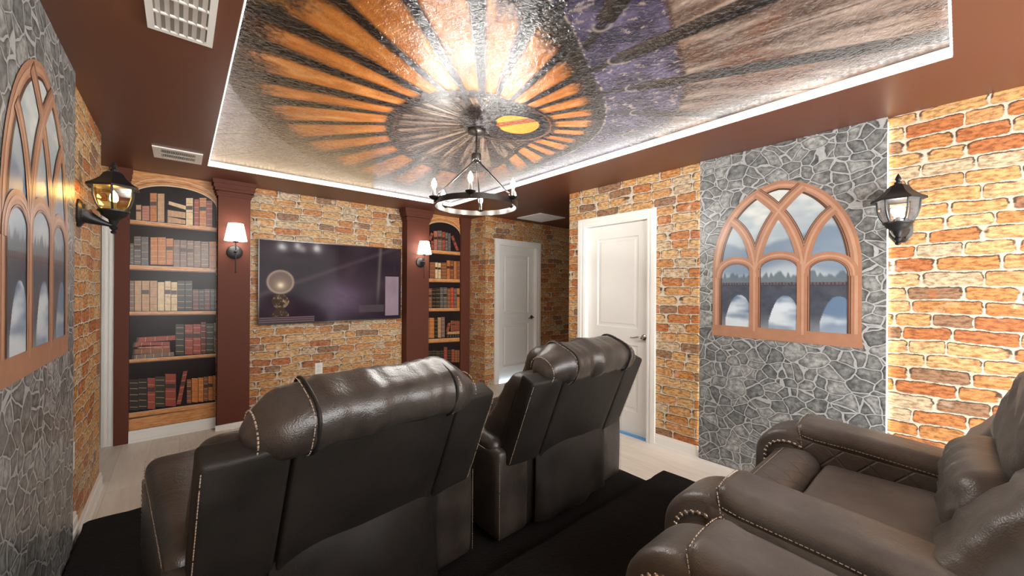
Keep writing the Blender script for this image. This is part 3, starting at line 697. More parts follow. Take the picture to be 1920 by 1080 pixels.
def bookcase(x0, x1, y, ztop_spring, ztop, shelves, rows, label, org, scale):
    t = thing('bookcase_print', label, 'wall print', ((x0+x1)/2, y, .105), 0, 'bookcase prints on the far wall')
    ox, oz = (x0+x1)/2, .105
    Q = lambda a, z, o: (a-ox, -o, z-oz)
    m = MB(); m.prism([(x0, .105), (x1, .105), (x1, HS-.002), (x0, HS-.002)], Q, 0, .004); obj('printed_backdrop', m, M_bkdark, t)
    def pix(px, py):
        p = at(org[0]+px/scale, org[1]+py/scale, 1, y-.005); return p.x, p.z
    # arch
    m = MB(); n = 28; cx = (x0+x1)/2; hw = (x1-x0)/2
    def el(k, g, h): th = PI*k/n; return (cx-(hw-g)*math.cos(th), ztop_spring+(ztop-ztop_spring-h)*max(0,math.sin(th))**.9)
    top = [(x0+(x1-x0)*(.5-.5*math.cos(PI*k/n)), HS-.002) for k in range(n+1)]
    m.strip([Q(*el(k, 0, 0), .008) for k in range(n+1)], [Q(*p, .008) for p in top], 0)
    for g0, g1, mt, o in ((0, .010, 1, .010), (-.028, -.034, 2, .0095), (-.060, -.066, 1, .010)):
        m.strip([Q(min(max(el(k, 0, 0)[0]+0, x0), x1), min(el(k, 0, 0)[1]-g0*.9, HS-.003), o) for k in range(n+1)], [Q(min(max(el(k, 0, 0)[0], x0), x1), min(el(k, 0, 0)[1]-g1*.9, HS-.003), o) for k in range(n+1)], mt)
    obj('printed_arch', m, [M_shelf, M_cream, M_shelfd], t)
    for (la, lb, th) in shelves:            # left and right pixel heights of the front edge
        a = at(org[0]+la[0]/scale, org[1]+la[1]/scale, 1, y-.005).z; b = at(org[0]+lb[0]/scale, org[1]+lb[1]/scale, 1, y-.005).z
        m = MB(); m.prism([(x0, a-th), (x1, b-th), (x1, b), (x0, a)], Q, .004, .010, 0)
        m.prism([(x0, a-th-.010), (x1, b-th-.010), (x1, b-th), (x0, a-th)], Q, .004, .007, 1)
        m.prism([(x0, a-.004), (x1, b-.004), (x1, b), (x0, a)], Q, .004, .0105, 2)
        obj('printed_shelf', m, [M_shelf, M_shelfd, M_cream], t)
    for r in rows:
        kind, c = r[0], r[-1]
        if kind == 'v':      # upright: xl, xr, ytop, ybottom at left/right
            _, xl, xr, yt, yb, c = r; pts = [pix(xl, yb), pix(xr, yb+ (xr-xl)*.02), pix(xr, yt), pix(xl, yt)]
        else: pts = [pix(*p) for p in r[1]]
        # keep inside the print
        pts = [(min(max(a, x0+.002), x1-.002), b) for a, b in pts]
        m = MB(); m.prism(pts, Q, .004, .0075, 0)
        def lp(f, g): # bilinear
            b0 = [pts[0][i]+(pts[1][i]-pts[0][i])*f for i in (0, 1)]; b1 = [pts[3][i]+(pts[2][i]-pts[3][i])*f for i in (0, 1)]
            return tuple(b0[i]+(b1[i]-b0[i])*g for i in (0, 1))
        wide = math.dist(pts[0], pts[1]) > math.dist(pts[0], pts[3])
        def band(g0, g1, mt, o=.0082):
            if wide: m.prism([lp(g0, .04), lp(g1, .04), lp(g1, .96), lp(g0, .96)], Q, .0075, o, mt)
            else: m.prism([lp(.04, g0), lp(.96, g0), lp(.96, g1), lp(.04, g1)], Q, .0075, o, mt)
        style = rnd.random()
        lum = sum(c)
        if lum < .12 or style < .5:
            for g_ in (.10, .30, .50, .70, .88): band(g_, g_+.012, 1)
        else:
            for g_ in (.22, .46, .78): band(g_, g_+.010, 1 if lum < .5 else 2)
        if .25 < style < .8 and lum > .14 and not wide: band(.56, .70, 2, .0080)
        if not wide: m.prism([lp(.0, .985), lp(1, .985), lp(1, 1), lp(0, 1)], Q, .0075, .0084, 3 if lum < .9 else 2)
        # rounded spine edges printed darker
        m.prism([lp(0, 0), lp(.05, 0), lp(.05, 1), lp(0, 1)], Q, .0075, .0081, 2)
        obj('printed_book', m, [bookmat(c), M_gold, M_label, bookmat(tuple(min(1, q*1.5) for q in c))], t)
    m = MB(); m.prism([(x0, .105), (x1, .105), (x1, .205), (x0, .205)], Q, .004, .009); obj('printed_plinth', m, M_shelf, t)
    return t
def conv(rows, o, s, o2, s2):
    """bring rows read off one close-up into the pixel frame of the other"""
    k = s2/s; f = lambda x, y: (((o[0]-o2[0])*s2+x*k), ((o[1]-o2[1])*s2+y*k)); out = []
    for r in rows:
        if r[0] == 'v': a = f(r[1], r[3]); b = f(r[2], r[4]); out.append(('v', a[0], b[0], a[1], b[1], r[5]))
        else: out.append(('q', [f(*p) for p in r[1]], r[2]))
    return out
rowsA = [('v', 85, 140, 310, 468, TAN), ('v', 148, 227, 320, 474, PNK), ('v', 234, 307, 185, 482, ORG), ('v', 314, 387, 190, 490, TAN),
         ('q', [(415, 498), (612, 512), (612, 470), (415, 432)], TAN), ('q', [(415, 428), (612, 450), (612, 388), (415, 360)], TAN), ('q', [(424, 300), (620, 362), (628, 322), (428, 266)], CRM),
         ('v', 616, 692, 232, 522, CRM), ('v', 704, 756, 250, 532, RED), ('v', 760, 834, 235, 540, ORG), ('v', 836, 898, 265, 546, RED)]
rowsA += [('v', a, b, c, d, e) for a, b, c, d, e in ((20, 60, 720, 945, GRY), (64, 137, 645, 945, GRY), (142, 217, 650, 950, GRY), (238, 312, 655, 942, ORG), (315, 402, 655, 944, ORG), (405, 480, 668, 945, ORG),
          (484, 552, 682, 965, GBR), (556, 624, 685, 966, GBR), (628, 698, 690, 968, GBR), (702, 773, 695, 970, GBR), (777, 858, 700, 972, GBR), (863, 940, 700, 978, ORG), (944, 975, 705, 980, ORG))]
lowA = [('v', a, b, c, d, e) for a, b, c, d, e in ((10, 42, 62, 272, GBR), (45, 93, 62, 272, TAN), (96, 149, 62, 272, TAN), (152, 203, 62, 272, TAN), (206, 253, 68, 270, CRM), (256, 298, 62, 270, CRM), (300, 343, 68, 270, CRM),
        (345, 396, 62, 270, BLK), (400, 448, 62, 270, BLK), (452, 493, 122, 268, DRD), (496, 531, 122, 268, BLK), (534, 571, 120, 267, DRD), (575, 602, 120, 266, BLK), (605, 634, 120, 266, DRD),
        (333, 391, 365, 577, GRN), (396, 452, 367, 575, RED), (454, 507, 365, 572, RED), (509, 543, 350, 570, DRD), (547, 597, 360, 565, GRN), (600, 634, 355, 560, GBR),
        (10, 71, 750, 965, BLK), (74, 132, 745, 960, BLK), (135, 189, 740, 955, RED), (191, 256, 730, 940, GRN), (258, 334, 712, 935, RED), (410, 441, 750, 915, BRN),
        (444, 488, 742, 908, ORG), (490, 526, 738, 904, ORG), (528, 557, 732, 900, BRN), (559, 592, 728, 896, ORG), (594, 630, 722, 893, ORG))]
lowA += [('q', [(338, 925), (368, 922), (415, 690), (385, 695)], RED), ('q', [(25, 612), (322, 585), (320, 558), (30, 580)], GBR), ('q', [(32, 574), (296, 562), (292, 530), (38, 540)], BRN),
         ('q', [(60, 534), (292, 532), (290, 512), (70, 514)], PNK), ('q', [(32, 524), (292, 514), (290, 486), (40, 492)], RED), ('q', [(56, 492), (330, 474), (330, 442), (62, 458)], RED)]
bookcase(-.345, .270, YB-.002, 2.175, 2.345, [((25, 466), (965, 556), .030), ((15, 948), (968, 985), .034)] +
         [tuple([(( 240-240)*5.683+a[0]*5.683/3.722, (510-330)*5.683+a[1]*5.683/3.722), ((b[0])*5.683/3.722, (180)*5.683+b[1]*5.683/3.722), h]) for a, b, h in
          (((10, 277), (632, 272), .026), ((5, 612), (630, 568), .024), ((5, 985), (622, 905), .040))],
         rowsA+conv(lowA, (240, 510), 3.722, (240, 330), 5.683), 'printed bookcase of antique books between the far left door and the left column', (240, 330), 5.683)
rowsB = [('v', a, b, c, d, e) for a, b, c, d, e in ((104, 122, 192, 250, RED), (123, 148, 125, 255, PNK), (150, 179, 122, 258, GBR), (181, 202, 130, 258, RED), (204, 221, 135, 260, GRY), (223, 241, 140, 262, GRY),
        (95, 131, 342, 453, BRN), (133, 151, 342, 454, CRM), (153, 173, 345, 455, CRM), (176, 212, 345, 456, BRN), (214, 236, 330, 457, ORG), (238, 261, 332, 458, BRN), (263, 283, 335, 458, ORG), (285, 306, 335, 459, BRN),
        (85, 110, 525, 660, BRN), (112, 137, 522, 660, BLK), (139, 165, 520, 661, GRN), (167, 188, 518, 661, GRY), (190, 216, 518, 661, GRY), (218, 240, 525, 661, BRN), (242, 262, 520, 661, (.42, .045, .02)), (264, 281, 525, 661, GRY), (283, 304, 525, 661, ORG),
        (84, 93, 730, 872, ORG), (94, 126, 730, 871, ORG), (128, 149, 732, 869, BLK), (151, 174, 728, 868, TAN), (176, 200, 725, 866, GBR),
        (242, 256, 750, 822, BRN), (258, 270, 750, 822, RED), (272, 283, 752, 822, BRN), (285, 295, 750, 822, RED), (297, 308, 752, 822, BRN),
        (85, 110, 958, 1040, BLK), (112, 136, 955, 1040, BLK), (138, 166, 958, 1040, GRN), (168, 192, 955, 1040, BLK), (194, 217, 935, 1040, RED), (219, 245, 950, 1040, BLK), (247, 268, 950, 1040, RED), (270, 290, 955, 1040, BRN), (292, 308, 955, 1040, BRN))]
rowsB += [('q', [(88, 180), (104, 192), (122, 142), (104, 134)], RED), ('q', [(282, 262), (299, 258), (260, 155), (243, 162)], RED), ('q', [(210, 825), (228, 828), (242, 765), (222, 765)], RED),
          ('q', [(210, 846), (308, 842), (308, 823), (215, 828)], TAN), ('q', [(212, 868), (308, 862), (308, 845), (215, 850)], BLK)]
bookcase(2.56, 3.142, YB-.002, 2.17, 2.35, [((88, 254), (310, 272), .040), ((85, 456), (310, 462), .040), ((85, 663), (310, 662), .036), ((85, 878), (308, 868), .048)], rowsB,
         'printed bookcase of antique books between the right column and the brick corner', (780, 400), 3.725)

# television -----------------------------------------------------------------
def tvpic(s, t):
    c = lerp(np.array([.020, .011, .016])+0*s[..., None], [.055, .032, .042], sst(.3, .8, fbm(s*3, t*2, 3, 2))*sst(.1, .9, 1-np.abs(s-.45)))
    beam = sst(.05, 0, np.abs((t-.55)-(s-.30)*.7)); c = lerp(c, [.10, .065, .075], beam*.35)
    c = lerp(c, [.030, .018, .024], (np.abs((s*9) % 1-.5) < .04)*.4*sst(.5, .6, t))
    p = ((s > .87) & (s < .985) & (t > .04) & (t < .60)); c = np.where(p[..., None], lerp(np.array([.20, .13, .15])+0*s[..., None], [.30, .21, .24], fbm(s*10, t*4, 3, 7)), c)
    k = np.exp(-((s-.80-.03*(t))/.012)**2)*sst(.1, .5, t)*.25; c = lerp(c, [.30, .24, .22], k)
    d = np.hypot((s-.125)*1.75, t-.50); c = lerp(c, [.16, .10, .075], sst(.150, .140, d)*.85); c = lerp(c, [.42, .30, .22], np.exp(-((d-.135)/.012)**2)*.5)
    c = lerp(c, [1, .85, .62], np.exp(-(np.hypot((s-.125)*1.75, t-.46)/.028)**2)); c = lerp(c, [.5, .34, .2], np.exp(-(np.hypot((s-.125)*1.75, t-.46)/.07)**2)*.5)
    st = (np.abs(s-.125) < .022+.03*np.abs(np.sin(t*18))) & (t < .35) & (t > .08); c = np.where(st[..., None], lerp(np.array([.05, .03, .02])+0*s[..., None], [.28, .18, .11], sst(.5, .8, fbm(s*60, t*30, 3, 4))), c)
    sh = (s > .66) & (s < .86) & (t > .10) & (t < .20); c = np.where(sh[..., None], np.array([.06, .04, .045]), c)
    c = np.where(((t < .075) & (s < .34))[..., None], lerp(np.array([.05, .03, .035])+0*s[..., None], [.13, .085, .09], sst(.3, .5, (t*40) % 1)), c)
    cl = np.exp(-(((s-.52)/.14)**2+((t-.30)/.22)**2)); fold = .6+.5*fbm(s*14+t*5, t*6, 3, 9); c = lerp(c, [.15, .095, .15], cl*.75*fold)
    return c
tv = thing('television', 'large flat television mounted on the brick wall showing a dim room with a lamp', 'television', (1.405, 4.79, 0))
m = MB(); m.rbox(-.785, .785, 0, .045, 1.000, 1.905, .006, .4); obj('casing', m, M_tvb, tv)
m = MB()
for a in ((-.789, .789, -.004, .004, .997, 1.009), (-.789, .789, -.004, .004, 1.899, 1.909), (-.789, -.780, -.004, .004, 1.009, 1.899), (.780, .789, -.004, .004, 1.009, 1.899)): m.box(*a)
obj('bezel', m, M_tvb, tv)
grid_print('screen', 420, 240, lambda s, t: np.stack([-.780+1.56*s, -.002+0*s, 1.009+.890*t], -1), tvpic, M_tv, tv)
m = MB(); m.box(-.25, .25, .045, .058, 1.2, 1.6); obj('wall_bracket', m, M_black, tv)
m = MB(); m.tube([(.155, .03, 1.0), (.16, .035, .975), (.17, .04, .96), (.165, .05, .97)], .004, 6); m.box(.09, .12, .0, .03, .990, 1.0); obj('cable', m, M_black, tv)

# outlets and switch -------------------------------------------------------
def wplate(name, label, cat, fn, w_, h_, holes):
    m = MB()
    def bx(a0, a1, o0, o1, z0, z1, k=0): m.add([fn(a, o, z) for a in (a0, a1) for o in (o0, o1) for z in (z0, z1)], [(0, 1, 3, 2), (4, 6, 7, 5), (0, 4, 5, 1), (2, 3, 7, 6), (0, 2, 6, 4), (1, 5, 7, 3)], k)
    t = thing(name, label, cat, fn(0, 0, 0)); o0 = Vector(fn(0, 0, 0)); f0 = fn
    def fn(a, o, z): return Vector(f0(a, o, z))-o0
    bx(-w_/2, w_/2, 0, .006, -h_/2, h_/2); obj('cover_plate', m, M_plate, t)
    m = MB()
    for z in holes: bx(-w_*.24, w_*.24, .006, .009, z-.018, z+.018)
    obj('socket_face', m, plain('socket_face', (.70, .70, .68), .3), t)
wplate('wall_outlet', 'white outlet cover on the brick wall below the television', 'outlet', lambda a, o, z: (1.22+a, YB-o, .46+z), .08, .125, (-.026, .026))
wplate('light_switch', 'white cover plate low on the left brick wall beside the riser', 'wall plate', lambda a, o, z: (XL+o, 2.965+a, .515+z), .075, .14, (0,))

# vents ---------------------------------------------------------------------
def vent(x0, x1, y0, y1, label, nx, rows, along='x', fw=.025):
    t = thing('ceiling_vent', label, 'vent', ((x0+x1)/2, (y0+y1)/2, HS)); hx = (x1-x0)/2; hy = (y1-y0)/2
    m = MB()
    for a in ((-hx, hx, -hy, -hy+fw), (-hx, hx, hy-fw, hy), (-hx, -hx+fw, -hy+fw, hy-fw), (hx-fw, hx, -hy+fw, hy-fw)): m.box(*a, -.010, -.001)
    for r in range(1, rows):
        if along == 'x': y = -hy+fw+(2*hy-2*fw)*r/rows; m.box(-hx+fw, hx-fw, y-.005, y+.005, -.0105, -.0012)
        else: x = -hx+fw+(2*hx-2*fw)*r/rows; m.box(x-.005, x+.005, -hy+fw, hy-fw, -.0105, -.0012)
    obj('vent_frame', m, M_white, t)
    m = MB(); m.box(-hx+fw, hx-fw, -hy+fw, hy-fw, -.003, -.001); obj('vent_throat', m, plain('vent_shadow', (.30, .26, .22), .8), t)
    m = MB()
    for i in range(nx):
        k = (i+.5)/nx
        if along == 'x':
            x = -hx+fw+(2*hx-2*fw)*k; w2 = (hx-fw)/nx*.55; m.add([(x-w2, -hy+fw, -.003), (x+w2, -hy+fw, -.012), (x+w2, hy-fw, -.012), (x-w2, hy-fw, -.003)], [(0, 1, 2, 3)])
        else:
            y = -hy+fw+(2*hy-2*fw)*k; w2 = (hy-fw)/nx*.55; m.add([(-hx+fw, y-w2, -.003), (-hx+fw, y+w2, -.012), (hx-fw, y+w2, -.012), (hx-fw, y-w2, -.003)], [(0, 1, 2, 3)])
    obj('vent_louvers', m, M_plate, t)
vent(-.105, .10, 1.72, 2.125, 'large white ceiling vent in the brown soffit at the upper left, nearest the camera', 6, 3, 'x', .022)
vent(-.165, .130, 3.89, 4.205, 'small white ceiling vent in the brown soffit above the left bookcase print', 16, 2, 'x', .045)
vent(3.74, 4.245, 3.76, 4.245, 'square white return vent in the dark ceiling before the far door', 26, 1, 'y')

# chandelier --------------------------------------------------------------
CX, CY = 1.55, 2.19
ch = thing('chandelier', 'black ring chandelier with six lit candle bulbs hanging from the ceiling print', 'chandelier', (CX, CY, HT-.004))
RZ, RR = 1.975-HT, .285
m = MB(); m.lathe([(.0, 0), (.062, 0), (.064, -.006), (.060, -.018), (.030, -.024), (0, -.024)], 32); obj('canopy', m, M_bronze, ch, True)
m = MB(); m.tube([(0, 0, -.02), (0, 0, -.16)], .006, 10)
for k in range(3): m.tube([(.012*math.cos(a)*(k % 2), .012*math.sin(a)*(1 if k % 2 == 0 else .2), -.055-k*.022+.010*math.sin(a)) for a in [2*PI*i/12 for i in range(12)]], .0022, 6, closed=True)
obj('stem', m, M_bronze, ch, True)
m = MB(); m.lathe([(0, -.155), (.020, -.158), (.034, -.165), (.036, -.20), (.030, -.212), (.014, -.222), (0, -.224)], 24); obj('hub', m, M_bronze, ch, True)
m = MB(); prof = [(RR+.006, -.018), (RR+.006, .018), (RR-.006, .018), (RR-.006, -.018), (RR+.006, -.018)]
m.lathe([(a, b+RZ) for a, b in prof], 72); obj('ring', m, M_bronze, ch, 30)
for k in range(3):
    a = math.radians(-72+120*k); m = MB(); c, s = math.cos(a), math.sin(a)
    m.tube([(c*.018, s*.018, -.215), (c*(RR-.02), s*(RR-.02), RZ+.05)], .0055, 10); m.tube([(c*(RR-.02), s*(RR-.02), RZ+.05), (c*(RR-.004), s*(RR-.004), RZ+.018)], .004, 8)
    m.sphere((c*(RR-.02), s*(RR-.02), RZ+.05), .008); obj('support_rod', m, M_bronze, ch, True)
for k in range(6):
    a = math.radians(-12+60*k); c, s = math.cos(a), math.sin(a); x, y = c*(RR+.014), s*(RR+.014)
    m = MB(); m.lathe([(0, -.008), (.012, -.006), (.030, .006), (.034, .014), (.031, .014), (.012, .006), (.0, .006)], 20, (x, y, RZ+.010)); m.box(x-.006-c*.008, x+.006-c*.008, y-.006-s*.008, y+.006-s*.008, RZ-.01, RZ+.012)
    cup = obj('candle_cup', m, M_bronze, ch, True)
    m = MB(); m.lathe([(.011, 0), (.011, .058), (.008, .061), (0, .061)], 16, (x, y, RZ+.016)); obj('candle_sleeve', m, M_candle, cup, True)
    m = MB(); m.lathe([(.006, 0), (.013, .010), (.0165, .024), (.014, .040), (.007, .056), (0, .066)], 14, (x, y, RZ+.077)); obj('bulb', m, M_bulb, cup, True)

# column sconces -----------------------------------------------------------
def sconce(x, label):
    t = thing('wall_sconce', label, 'wall lamp', (x, YC, 1.74), 0, 'shaded sconces on the brown columns')
    m = MB(); m.lathe([(0, 0), (.066, 0), (.066, -.010), (.060, -.016), (0, -.016)], 36, (0, 0, 0), ax='y'); obj('back_plate', m, M_black, t, True)
    m = MB(); m.tube([(0, -.016, 0), (0, -.10, 0)], .007, 10); m.tube([(0, -.11, -.20), (0, -.11, .12)], .0055, 10); m.sphere((0, -.11, -.20), .008); m.sphere((0, -.11, 0), .012)
    m.lathe([(0, 0), (.022, .004), (.026, .014), (.018, .018), (0, .018)], 18, (0, -.11, .085)); obj('arm', m, M_black, t, True)
    m = MB(); n = 36; pr = [(.092, .105), (.090, .105), (.060, .270), (.0615, .270)]
    m.lathe([(.092, 0), (.0615, .165), (.0595, .165), (.090, 0), (.092, 0)], n, (0, -.11, .105)); obj('lamp_shade', m, M_shade, t, 60)
sconce(.405, 'black sconce with lit white shade on the column left of the television')
sconce(2.425, 'black sconce with lit white shade on the column right of the television')

# coach lanterns -------------------------------------------------------------
def lantern(loc, rz, label, glass, bulb, arm):
    """local +y points away from the wall; the lantern axis stands at y = arm"""
    t = thing('wall_lantern', label, 'wall lamp', loc, rz, 'black coach lanterns on the side walls')
    m = MB(); m.lathe([(0, 0), (.066, 0), (.068, .008), (.058, .016), (.050, .020), (.044, .030), (0, .030)], 8 if arm > .12 else 24, (0, 0, 0), ax='y', rot=PI/8); m.sphere((0.028, .018, .040), .006); m.sphere((-.028, .018, -.040), .006)
    pl = obj('wall_plate', m, M_black, t, 30); pl.scale = (.85, 1, 1.18)
    m = MB(); P = [(0, .02+(arm-.02)*k/12, -.005-.050*(k/12)**.7) for k in range(13)]
    m.tube(P, [.034*(1-k/12)**1.6+.010 for k in range(13)], 12); obj('bracket_arm', m, M_black, t, True)
    B = -.10      # height of the lower finial
    m = MB(); m.lathe([(0, 0), (.010, .003), (.014, .012), (.007, .020), (.016, .030), (.019, .038), (.011, .048), (.018, .062), (.022, .080), (.040, .094), (.052, .104), (.056, .116), (.066, .124), (.066, .132), (0, .132)], 12, (0, arm, B)); obj('lower_cup', m, M_black, t, 40)
    z0, z1, r0, r1, n = B+.132, B+.262, .058, .092, 6
    g = MB(); prof = [(r0, z0), (r0+.016, z0+.03), (r0+.027, z0+.07), (r1-.003, z1)]; g2 = []
    vs = []
    for r, z in prof:
        for k in range(n): a = 2*PI*k/n; vs.append((r*math.cos(a), arm+r*math.sin(a), z))
    g.add(vs, [(i*n+k, i*n+(k+1) % n, (i+1)*n+(k+1) % n, (i+1)*n+k) for i in range(len(prof)-1) for k in range(n)]); obj('glass_panes', g, glass, t)
    m = MB()
    for k in range(n):
        a = 2*PI*k/n; m.tube([(r*1.02*math.cos(a), arm+r*1.02*math.sin(a), z) for r, z in prof], .0048, 6)
    obj('cage', m, M_black, t, True)
    m = MB(); m.lathe([(r1+.004, z1-.006), (r1+.026, z1-.010), (r1+.024, z1+.002), (r1-.002, z1+.018), (.060, z1+.045), (.046, z1+.070), (.030, z1+.083), (0, z1+.088)], n, (0, arm, 0))
    m.lathe([(0, 0), (.014, .002), (.018, .012), (.008, .020), (.014, .030), (.012, .040), (.004, .058), (0, .066)], 12, (0, arm, z1+.084)); obj('roof', m, M_black, t, 25)
    m = MB(); m.lathe([(.011, 0), (.011, .045), (0, .045)], 14, (0, arm, z0)); obj('bulb_socket', m, M_candle, t, True)
    m = MB()
    if bulb is M_bulbw: m.lathe([(.008, 0), (.017, .014), (.019, .030), (.012, .052), (0, .070)], 14, (0, arm, z0+.042))
    else: m.lathe([(.012, 0), (.022, .012), (.031, .032), (.029, .048), (.016, .062), (0, .066)], 16, (0, arm, z0+.030))
    obj('bulb', m, bulb, t, True)
lantern((XL+.001, 3.08, 1.785), -PI/2, 'black coach lantern with amber glass on the left brick wall', M_ambglass, M_bulbw, .135)
lantern((XR-.001, .235, 1.755), PI/2, 'black coach lantern with clear glass on the right brick wall by the stone panel', M_clglass, M_bulbc, .135)

# carpeted risers --------------------------------------------------------------
def fuzz(p):
    n = noise.noise_vector(p*55)*.004; return p+n
m = MB(); m.rbox(XL+.030, 2.36, YN, 3.07, .0, .13, .02, .05, fuzz)
tag(obj('carpeted_riser', m, M_carpet, None, True), 'low black carpeted platform under the front recliners', 'platform')
m = MB(); m.rbox(XL+.030, 2.345, YN, 1.235, .142, .25, .02, .05, fuzz)
tag(obj('carpeted_riser', m, M_carpet, None, True), 'higher black carpeted step under the back row recliners', 'platform')

# recliners ----------------------------------------------------------------------
def dashes(mb, pts, r=.0016, ln=.0075, gap=.0035):
    pts = [Vector(p) for p in pts]; d = 0
    for a, b in zip(pts, pts[1:]):
        L = (b-a).length
        if L < 1e-6: continue
        t = (b-a)/L; s = d
        up = Vector((0, 0, 1)) if abs(t.z) < .8 else Vector((0, 1, 0)); n = t.cross(up).normalized()*r; q = t.cross(n).normalized()*r
        while s < L:
            e = min(s+ln, L); p0 = a+t*s; p1 = a+t*e
            mb.add([p0+n, p0+q, p0-n, p0-q, p1+n, p1+q, p1-n, p1-q], [(0, 1, 5, 4), (1, 2, 6, 5), (2, 3, 7, 6), (3, 0, 4, 7), (3, 2, 1, 0), (4, 5, 6, 7)])
            s += ln+gap
        d = s-L
def recliner(label, loc, rz, theta, seed, group, plump=.345, M_leather=M_leatherT, M_quilt=M_quiltT, M_suede=M_suedeT):
    T = thing('recliner', label, 'recliner', loc, rz, group); st, ct = math.sin(math.radians(theta)), math.cos(math.radians(theta))
    yb, zb = -.031, .40; sd = Vector((seed*3.1, seed*1.7, seed))
    def B(x, t, l): return Vector((x, yb-l*st+t*ct, zb+l*ct+t*st))
    def nz(p, f, a): return noise.noise(Vector((p.x*f[0], p.y*f[1], p.z*f[2]))+sd)*a
    body = MB(); body.rbox(-.36, .36, .01, .62, .035, .41, .02, .1); obj('base_body', body, M_backl, T, True)
    for x in (-.40, .40):
        for y in (.08, .74): m = MB(); m.box(x-.03, x+.03, y-.03, y+.03, 0, .05); obj('foot', m, M_black, T)
    for s in (-1, 1):
        cx = s*.43
        def af(p):
            q = p.copy(); q.x += (1 if q.x > cx else -1)*.008*math.sin(PI*min(1, max(0, (q.z-.05)/.42))); q.z += .06*max(0, (q.y-.1))*(q.z/.5); return q
        m = MB(); m.rbox(cx-.095 if s > 0 else cx-.105, cx+.105 if s > 0 else cx+.095, .0, .80, .03, .47, .03, .05, af); arm = obj('arm', m, M_leather, T, True)
        m = MB()
        xi = s*.333
        m.rbox(xi-.006, xi+.006, .10, .76, .26, .455, .005, .06, lambda p: Vector((p.x, p.y, p.z+.06*max(0, (p.y-.1))*(p.z/.5)))); obj('quilted_side', m, M_quilt, arm, True)
        # padded top, rising to the front
        def pf(p):
            q = p.copy(); k = (q.y-.02)/.76; q.z += .060*k-.012+.010*math.sin(PI*k); w_ = 1+.05*k; q.x = cx+(q.x-cx)*w_; q.z += nz(p, (9, 6, 5), .004)
            if q.y > .70: q.z += .006
            return q
        m = MB(); m.rbox(cx-.100, cx+.100, .05, .775, .42, .515, .044, .035, pf, rs=5); pad = obj('arm_pad', m, M_leather, arm, 80)
        for e in (-1, 1):
            m = MB(); dashes(m, [pf(Vector((cx+e*.1005, y, .456))) for y in np.linspace(.09, .74, 16)])
            dashes(m, [pf(Vector((cx+e*(.097+.0035*math.sin(k)), .745+.012*math.cos(k), .505-.22*(1-math.cos(k*.5))))) for k in np.linspace(0, PI*.6, 8)]); obj('stitching', m, M_stitch, arm)
        m = MB()
        dashes(m, [pf(Vector((x, .756, .5165-.010*abs((x-cx)/.08)**3))) for x in np.linspace(cx-.085, cx+.085, 8)])
        obj('stitching', m, M_stitch, arm)
        # scroll front
        prof = [(.70, .05)]+[(.70, .30), (.70, .515)]+[(.765+.160*math.sin(a), .385+.140*math.cos(a)) for a in np.linspace(0, PI/2, 12)]+[(.928, .25), (.918, .05)]
        hw = .098
        m = MB(); n = len(prof)
        rings = []
        for dx, sc_ in ((-hw, .90), (-hw+.006, .955), (-hw+.018, .99), (-hw+.04, 1), (hw-.04, 1), (hw-.018, .99), (hw-.006, .955), (hw, .90)):
            cy_, cz_ = .80, .30; rings.append([(cx+dx, cy_+(y-cy_)*sc_, .05+(z-.05)*(sc_*.5+.5)) for y, z in prof])
        m.add([p for r_ in rings for p in r_], [(i*n+j, i*n+(j+1) % n, (i+1)*n+(j+1) % n, (i+1)*n+j) for i in range(len(rings)-1) for j in range(n)]+[tuple(range(n))[::-1], tuple((len(rings)-1)*n+j for j in range(n))])
        obj('arm_front_scroll', m, M_leather, arm, 60)
        for e in (-1, 1):
            m = MB(); f = MB(); pan = MB()
            ox = cx+e*(hw+.002)
            arc = [(ox, .790+.090*math.sin(a), .385+.078*math.cos(a)) for a in np.linspace(-.5, PI/2, 16)]+[(ox, .880, z) for z in (.32, .24, .16)]
            f.tube(arc, .006, 8); arc2 = [(ox, .782+.070*math.sin(a), .375+.060*math.cos(a)) for a in np.linspace(-.5, PI/2, 14)]+[(ox, .852, z) for z in (.3, .2, .1)]
            f.tube(arc2, .005, 8)
            tot = 0; last = Vector(arc[0])
            for i in range(1, len(arc)):
                a, b = Vector(arc[i-1]), Vector(arc[i]); L = (b-a).length; tot_ = tot
                while tot_ < L:
                    p = a+(b-a)*(tot_/L); p.x += e*.004; p.z += .002; m.sphere(p, .0078, 8, sc=(.6, 1, 1)); tot_ += .0205
                tot = tot_-L
            pan.prism([(y, z) for _, y, z in arc2]+[(.72, .1), (.72, .40)], lambda a, b, d: (ox+e*d, a, b), -.004, .0015)
            obj('scroll_piping', f, M_leather, arm, True); obj('nailhead_trim', m, M_nail, arm, True); obj('scroll_side_panel', pan, M_blackfab, arm)
    # seat
    def sf(p):
        q = p.copy()
        if q.z > .38: q.z += .022*math.cos(q.x/.33*PI/2)*math.sin(PI*min(1, max(0, (q.y-.25)/.45)))+nz(p, (5, 4, 3), .012)+nz(p, (14, 5, 3), .005)
        return q
    m = MB(); m.rbox(-.325, .325, .20, .665, .28, .425, .035, .03, sf); obj('seat_cushion', m, M_suede, T, True)
    def ff(p):
        q = p.copy(); k = max(0, (q.y-.66)/.20)
        if q.z > .35: q.z += .030*math.sin(PI*min(1, k*.75+.12))-.05*k**3
        return q
    m = MB(); m.rbox(-.325, .325, .665, .875, .10, .435, .055, .03, ff, rs=5); fcush = obj('front_cushion', m, M_quilt, T, True)
    m = MB(); dashes(m, [ff(Vector((x, .80, .437))) for x in np.linspace(-.29, .29, 14)]); obj('stitching', m, M_stitch, fcush)
    # back
    def bk(f=(6, 6, 6), a=.003):
        return lambda p: B(p.x, p.y+nz(p, f, a), p.z)
